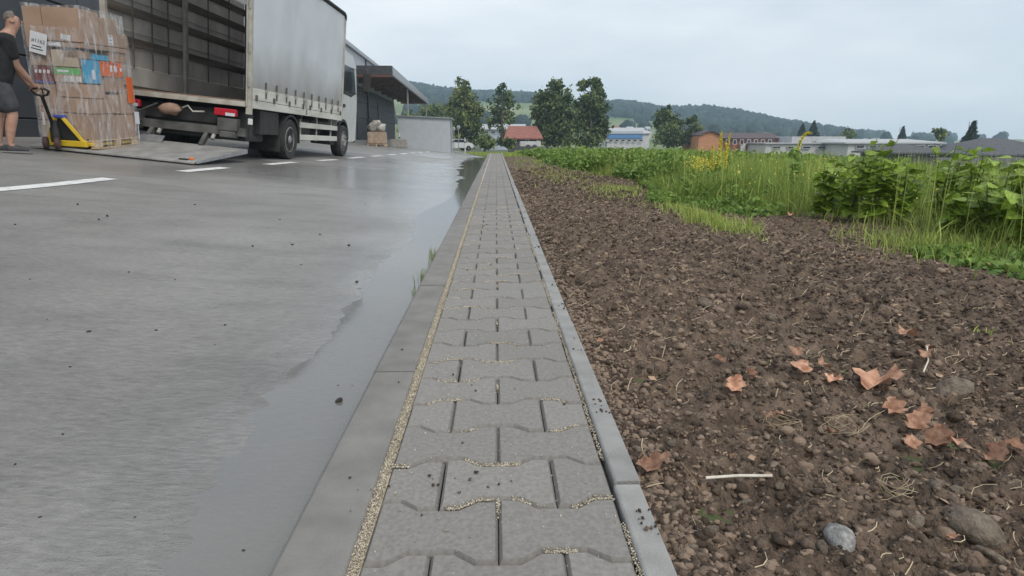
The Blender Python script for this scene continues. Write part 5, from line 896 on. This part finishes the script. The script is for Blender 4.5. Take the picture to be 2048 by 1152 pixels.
for z in zz:
    hx = .42+(.01 if z > 1.42 else 0); cx0 = -.40-(.005 if z > 1.42 else 0)+sh_(z); 
    if z > 2.0: hx *= .97
    for a in aa: ux, uy = sq(a, hx, .635 if z < 1.8 else .60); Vf.append((cx0+ux*(1+.006*math.sin(9*a+7*z)), .60+uy*(1+.006*math.sin(11*a-5*z)), z+.012*math.sin(5*a)))
Vf.append((-.44, .6, 2.085)); i0 = np.arange(na_); Ff = []
for j in range(nz2-1): Ff += [(j*na_+k, j*na_+(k+1) % na_, (j+1)*na_+(k+1) % na_, (j+1)*na_+k) for k in range(na_)]
Ff += [((nz2-1)*na_+k, (nz2-1)*na_+(k+1) % na_, len(Vf)-1) for k in range(na_)]
me = bpy.data.meshes.new('stretch_film'); me.from_pydata(Vf, [], Ff); smooth(me, 40); fo = link('stretch_film', me, 'film'); fo.matrix_world = LM_; tag(fo, 'clear crinkled stretch film wound round the cartons on the pallet', 'film')
# delivery notes on the film
def note(x0, x1, z0, z1, y, tilt_, label, txt=None):
    o = MB().box((x0, y-.001, z0), (x1, y, z1)).build('delivery_note', 'paper'); o.matrix_world = LM_@Matrix.Translation((sh_(z0), 0, 0))@Matrix.Translation(((x0+x1)/2, 0, (z0+z1)/2))@Matrix.Rotation(tilt_, 4, 'Y')@Matrix.Translation((-(x0+x1)/2, 0, -(z0+z1)/2))
    if txt:
        tm = text_mesh(txt, .075); link('print', tm, 'ink', o, ((x0+x1)/2, y-.003, z0+(z1-z0)*.58), (PI/2, 0, 0))
        for k, (a, b_) in enumerate(((.1, .8), (.15, .7))): MB().box((x0+(x1-x0)*a, y-.0025, z0+.05+k*.04), (x0+(x1-x0)*b_, y-.0015, z0+.065+k*.04)).build('print', 'ink', o)
    return tag(o, label, 'paper')
note(-.71, -.47, 1.36, 1.66, -.062, .2, 'large white delivery sheet stuck on the top left carton', '#1162'); note(-.735, -.7, .33, .52, -.042, 0, 'white paper tag at the left bottom beside the pallet jack')
o = MB().box((.028, 1.12, .36), (.03, 1.26, .56)).build('delivery_note', 'paper'); o.matrix_world = LM_; MB().tube([(.03, 1.2, .36), (.036, 1.19, .25), (.03, 1.21, .1)], .004, 6).build('cord', 'paper', o); tag(o, 'white tag with a hanging cord at the right rear of the pallet', 'paper')

# ---------------------------------------------------------------- pallet jack
JK = empty('pallet_jack'); JK.matrix_world = LM_
for x in (-.13, -.67): MB().box((x-.08, -.02, .045), (x+.08, 1.1, .095)).build('fork', 'yellow_steel', JK, .008); MB().lathe([(-.035, .04), (.035, .04)], (x, 1.0, .02), 'x', 12).build('fork_roller', 'rubber', JK)
MB().bar((-.13, -.06, .06), (-.36, -.17, .46), .075, .05).build('frame_strut', 'yellow_steel', JK, .006); MB().bar((-.67, -.06, .06), (-.46, -.17, .46), .075, .05).build('frame_strut', 'yellow_steel', JK, .006)
MB().box((-.7, -.12, .03), (-.1, -.05, .12)).build('cross_beam', 'yellow_steel', JK, .008); MB().add([(-.62, -.1, .12), (-.18, -.1, .12), (-.37, -.17, .45), (-.45, -.17, .45)], [(0, 1, 2, 3)]).build('back_plate', 'chassis', JK); MB().box((-.48, -.21, .455), (-.33, -.11, .50)).build('top_cap', 'cap_blue', JK, .008)
for s_ in (-1, 1): w = empty('steer_wheel', (-.48+s_*.085, -.32, .085), (0, 0, .35), JK); MB().lathe([(-.03, .05), (-.028, .083), (-.02, .09), (.02, .09), (.028, .083), (.03, .05)], (0, 0, 0), 'x', 22).build('tyre', mat('wheel_brown', (.06, .03, .028), (.09, .05, .045), .7) if 'wheel_brown' not in M else 'wheel_brown', w, sm=40); MB().lathe([(-.035, .02), (-.032, .05), (.032, .05), (.035, .02)], (0, 0, 0), 'x', 14).build('hub', 'chassis_grey', w, sm=40)
MB().lathe([(.1, .06), (.3, .06), (.32, .045), (.42, .045)], (-.45, -.26, 0), 'z', 16).build('pump_body', 'chassis', JK, sm=40)
HP = LM_.inverted()@Vector(atY(84, 192, 9.0)); hp0 = Vector((-.46, -.28, .38)); MB().tube([hp0, hp0.lerp(HP, .5), HP], .024, 10).build('tiller', 'chassis', JK, sm=40)
d = (HP-hp0).normalized(); sd_ = d.cross(Vector((0, 1, 0))).normalized(); sd_ = Vector((.85, .35, 0)).normalized(); lp = [HP, HP+sd_*.07+d*.03, HP+sd_*.10+d*.11, HP+sd_*.06+d*.16, HP-sd_*.06+d*.16, HP-sd_*.10+d*.11, HP-sd_*.07+d*.03, HP]; MB().tube(lp, .016, 8).build('handle_loop', 'chassis', JK, sm=50); MB().tube([HP+sd_*.02+d*.04, HP+sd_*.03+d*.13], .008, 6).build('release_lever', 'chassis', JK)
tag(JK, 'yellow and black hand pallet jack pushed under the wrapped load', 'pallet jack')
HANDLE_W = LM_@(HP+d*.16-sd_*.03)
# ---------------------------------------------------------------- the man pulling the jack
mat('skin', (.36, .20, .145), (.44, .26, .19), .55, 14); mat('tshirt', (.010, .010, .012), (.02, .02, .022), .9, 12, bump=.3, bscale=14); mat('shorts', (.035, .036, .042), (.06, .062, .07), .9, 10, bump=.4, bscale=16); mat('hair', (.10, .085, .075), (.2, .175, .155), .9, 60); mat('shoe', (.03, .03, .032), (.06, .06, .065), .7, 12); mat('sole', (.16, .16, .16), (.22, .22, .22), .8, 9)
def skin(name, verts, edges, radii, m, parent, root=0, sub=2):
    me = bpy.data.meshes.new(name); me.from_pydata([tuple(v) for v in verts], edges, []); o = bpy.data.objects.new(name, me); col.objects.link(o); o.modifiers.new('s', 'SKIN'); sl = me.skin_vertices[0].data
    for i, r in enumerate(radii): sl[i].radius = r if hasattr(r, '__len__') else (r, r); sl[i].use_root = (i == root)
    o.modifiers['s'].use_smooth_shade = True; sb = o.modifiers.new('u', 'SUBSURF'); sb.levels = sub; sb.render_levels = sub
    dg = bpy.context.evaluated_depsgraph_get(); m2 = bpy.data.meshes.new_from_object(o.evaluated_get(dg)); bpy.data.objects.remove(o); m2.name = name; m2.materials.clear(); smooth(m2); return link(name, m2, m, parent)
MY = 8.55; MX = -6.39; MZ = float(zroad(MX, MY)); fa = R(38)
man = empty('person', (MX, MY, MZ-.004), (0, .045, fa))                    # local +x is the way he faces, -y his right side (towards the viewer)
inv = (Matrix.Translation((MX, MY, MZ-.004))@Euler((0, .045, fa)).to_matrix().to_4x4()).inverted(); HW = inv@HANDLE_W
V = Vector; sk_v = []; sk_e = []; sk_r = []
def jv(p, r, par=None): sk_v.append(V(p)); sk_r.append(r); i = len(sk_v)-1; (sk_e.append((par, i)) if par is not None else None); return i
pel = jv((-.04, 0, .93), (.155, .115)); wa = jv((.0, 0, 1.08), (.145, .115), pel); ch = jv((.06, 0, 1.27), (.165, .13), wa); nb = jv((.125, 0, 1.44), (.095, .08), ch); nk = jv((.165, 0, 1.52), .058, nb); hd0 = jv((.20, 0, 1.585), (.07, .08), nk); hd1 = jv((.205, 0, 1.66), (.078, .095), hd0); hd2 = jv((.19, 0, 1.725), (.06, .075), hd1)
for s_ in (-1, 1):
    shd = jv((.10, s_*.17, 1.40), .075, nb)
    el_p = V((.24, s_*.23, 1.13)) if s_ < 0 else V((.22, s_*.2, 1.12)); hand = HW+V((0, .0, .0)) if s_ < 0 else HW+V((-.04, .10, .0))
    if s_ < 0: el_p = V((.10, -.19, 1.40)).lerp(HW, .5)+V((-.05, -.03, -.03))
    else: el_p = V((.10, .17, 1.40)).lerp(hand, .5)+V((-.04, .05, -.03))
    ua = jv(V((.10, s_*.18, 1.39)).lerp(el_p, .55), .06, shd); el = jv(el_p, .0481, ua); fo = jv(el_p.lerp(hand, .4), .046, el); wr = jv(el_p.lerp(hand, .84), (.026, .03), fo); pm_ = jv(el_p.lerp(hand, .95), (.028, .04), wr)
    hipj = jv((-.03, s_*.095, .86), .095, pel); kx = .07 if s_ < 0 else -.06; kn = jv((kx+.02, s_*.11, .49), .066, hipj); cf = jv((kx-.02, s_*.11, .34), .066, kn); an = jv((kx-.05 if s_ < 0 else kx-.03, s_*.11, .09), .036, cf); jv((kx+.07, s_*.12, .045), (.035, .03), an)
body = skin('body', sk_v, sk_e, sk_r, 'skin', man)
# fingers: five to each hand, closed round the jack handle
for s_ in (-1, 1):
    hand = HW if s_ < 0 else HW+V((-.04, .10, .0)); el_p = V((.10, s_*.19, 1.40)).lerp(hand, .5); dr = (hand-el_p).normalized(); sdv = dr.cross(V((0, 0, 1))).normalized()
    dn = sdv.cross(dr).normalized()
    if dn.z > 0: dn = -dn
    for k in range(4):
        b_ = hand-dr*.02+sdv*(-.033+.022*k); ln = (.9, 1, 1.05, .8)[k]*.03; MB().tube([b_, b_+dr*ln*1.2, b_+dr*ln*1.6+dn*ln*.8, b_+dr*ln*.9+dn*ln*1.5], [.0095, .009, .0085, .007], 7).build('finger', 'skin', body, sm=60)
    b_ = hand-dr*.05+sdv*.04; MB().tube([b_, b_+sdv*.02+dr*.025+dn*.012, b_+dr*.055+dn*.03], [.011, .010, .008], 7).build('thumb', 'skin', body, sm=60)
# face: ears, nose, brow, eyes, mouth
hc = V((.205, 0, 1.665))
for s_ in (-1, 1):
    MB().lathe([(-.006, .012), (-.008, .028), (.004, .03), (.01, .018)], (hc.x-.012, hc.y+s_*.083, hc.z-.01), 'y', 12).build('ear', 'skin', body, sm=60); v, f, _ = scatter(ICO1, np.array([[hc.x+.074, s_*.032, hc.z+.005]]), np.array([[.01, .013, .008]]), 0); link('eye', np_mesh('eye', v, f, None, True), 'hair', body)
MB().add([(hc.x+.085, -.012, hc.z+.02), (hc.x+.085, .012, hc.z+.02), (hc.x+.108, 0, hc.z-.025), (hc.x+.085, -.017, hc.z-.035), (hc.x+.085, .017, hc.z-.035)], [(0, 1, 2), (0, 2, 3), (1, 4, 2), (2, 4, 3)]).build('nose', 'skin', body, sm=70); MB().box((hc.x+.07, -.024, hc.z-.065), (hc.x+.088, .024, hc.z-.056)).build('mouth', 'skin', body, .003)
# short hair: cap over the crown and back of the head
V0, F0 = ICO2; kp = [f for f in F0 if all(V0[i][2]*.8-V0[i][0]*.75 > -.02 for i in f)]; Vh = V0*np.array([.093, .082, .094])+np.array([hc.x-.006, 0, hc.z+.018]); me = bpy.data.meshes.new('hair'); me.from_pydata(Vh.tolist(), [], [tuple(int(i) for i in f) for f in kp]); smooth(me); link('hair', me, 'hair', man)
# clothes follow the same joints
tv = [(-.05, 0, .84), (-.01, 0, 1.05), (.06, 0, 1.27), (.12, 0, 1.42), (.145, 0, 1.475)]; te = [(0, 1), (1, 2), (2, 3), (3, 4)]; trd = [(.205, .17), (.215, .185), (.215, .18), (.14, .115), (.072, .07)]
for s_ in (-1, 1):
    k = len(tv); e = sk_v[8 if s_ < 0 else 18]; ua_ = V((.10, s_*.18, 1.39)).lerp(sk_v[[i for i, r in enumerate(sk_r) if r == .0481][0 if s_ < 0 else 1]], .8); tv += [(.10, s_*.175, 1.40), tuple(ua_)]; te += [(3, k), (k, k+1)]; trd += [.105, .085]
skin('t_shirt', tv, te, trd, 'tshirt', man, 1)
tv = [(-.04, 0, 1.0), (-.04, 0, .90)]; te = [(0, 1)]; trd = [(.185, .15), (.19, .155)]
for s_ in (-1, 1): k = len(tv); kx = .07 if s_ < 0 else -.06; tv += [(-.02, s_*.10, .82), (kx*.6+.01, s_*.11, .62), (kx+.015, s_*.112, .49)]; te += [(1, k), (k, k+1), (k+1, k+2)]; trd += [.135, .122, .112]
skin('shorts', tv, te, trd, 'shorts', man, 1)
for s_ in (-1, 1):
    kx = .07 if s_ < 0 else -.06; ax = kx-.05 if s_ < 0 else kx-.03; so = skin('shoe', [(ax-.05, s_*.11, .055), (ax+.03, s_*.11, .06), (ax+.13, s_*.118, .045), (ax+.20, s_*.12, .035)], [(0, 1), (1, 2), (2, 3)], [(.042, .05), (.045, .055), (.046, .04), (.035, .026)], 'shoe', man, 1)
    MB().prism([(ax-.095, s_*.11-.035), (ax+.08, s_*.115-.042), (ax+.2, s_*.12-.04), (ax+.235, s_*.12), (ax+.2, s_*.12+.04), (ax+.08, s_*.115+.042), (ax-.095, s_*.11+.035)], .0, .022, 'z').build('sole', 'sole', so, .006)
tag(man, 'man in black t-shirt and dark shorts bending over the pallet jack handle', 'person')
# ---------------------------------------------------------------- haze: the air between here and the hills
hz = MB().box((-1400, -70, -14), (1700, 1060, 92)).build('haze', None); hm = bpy.data.materials.new('haze'); hm.use_nodes = True; hm.node_tree.nodes.clear(); ho = hm.node_tree.nodes.new('ShaderNodeOutputMaterial'); pv = hm.node_tree.nodes.new('ShaderNodeVolumePrincipled'); pv.inputs['Color'].default_value = (.60, .79, 1, 1); pv.inputs['Density'].default_value = .0006; pv.inputs['Anisotropy'].default_value = .1; hm.node_tree.links.new(pv.outputs[0], ho.inputs['Volume']); hz.data.materials.append(hm); hz['kind'] = 'stuff'; hz['label'] = 'thin pale haze in the air over the whole place'; hz['category'] = 'haze'
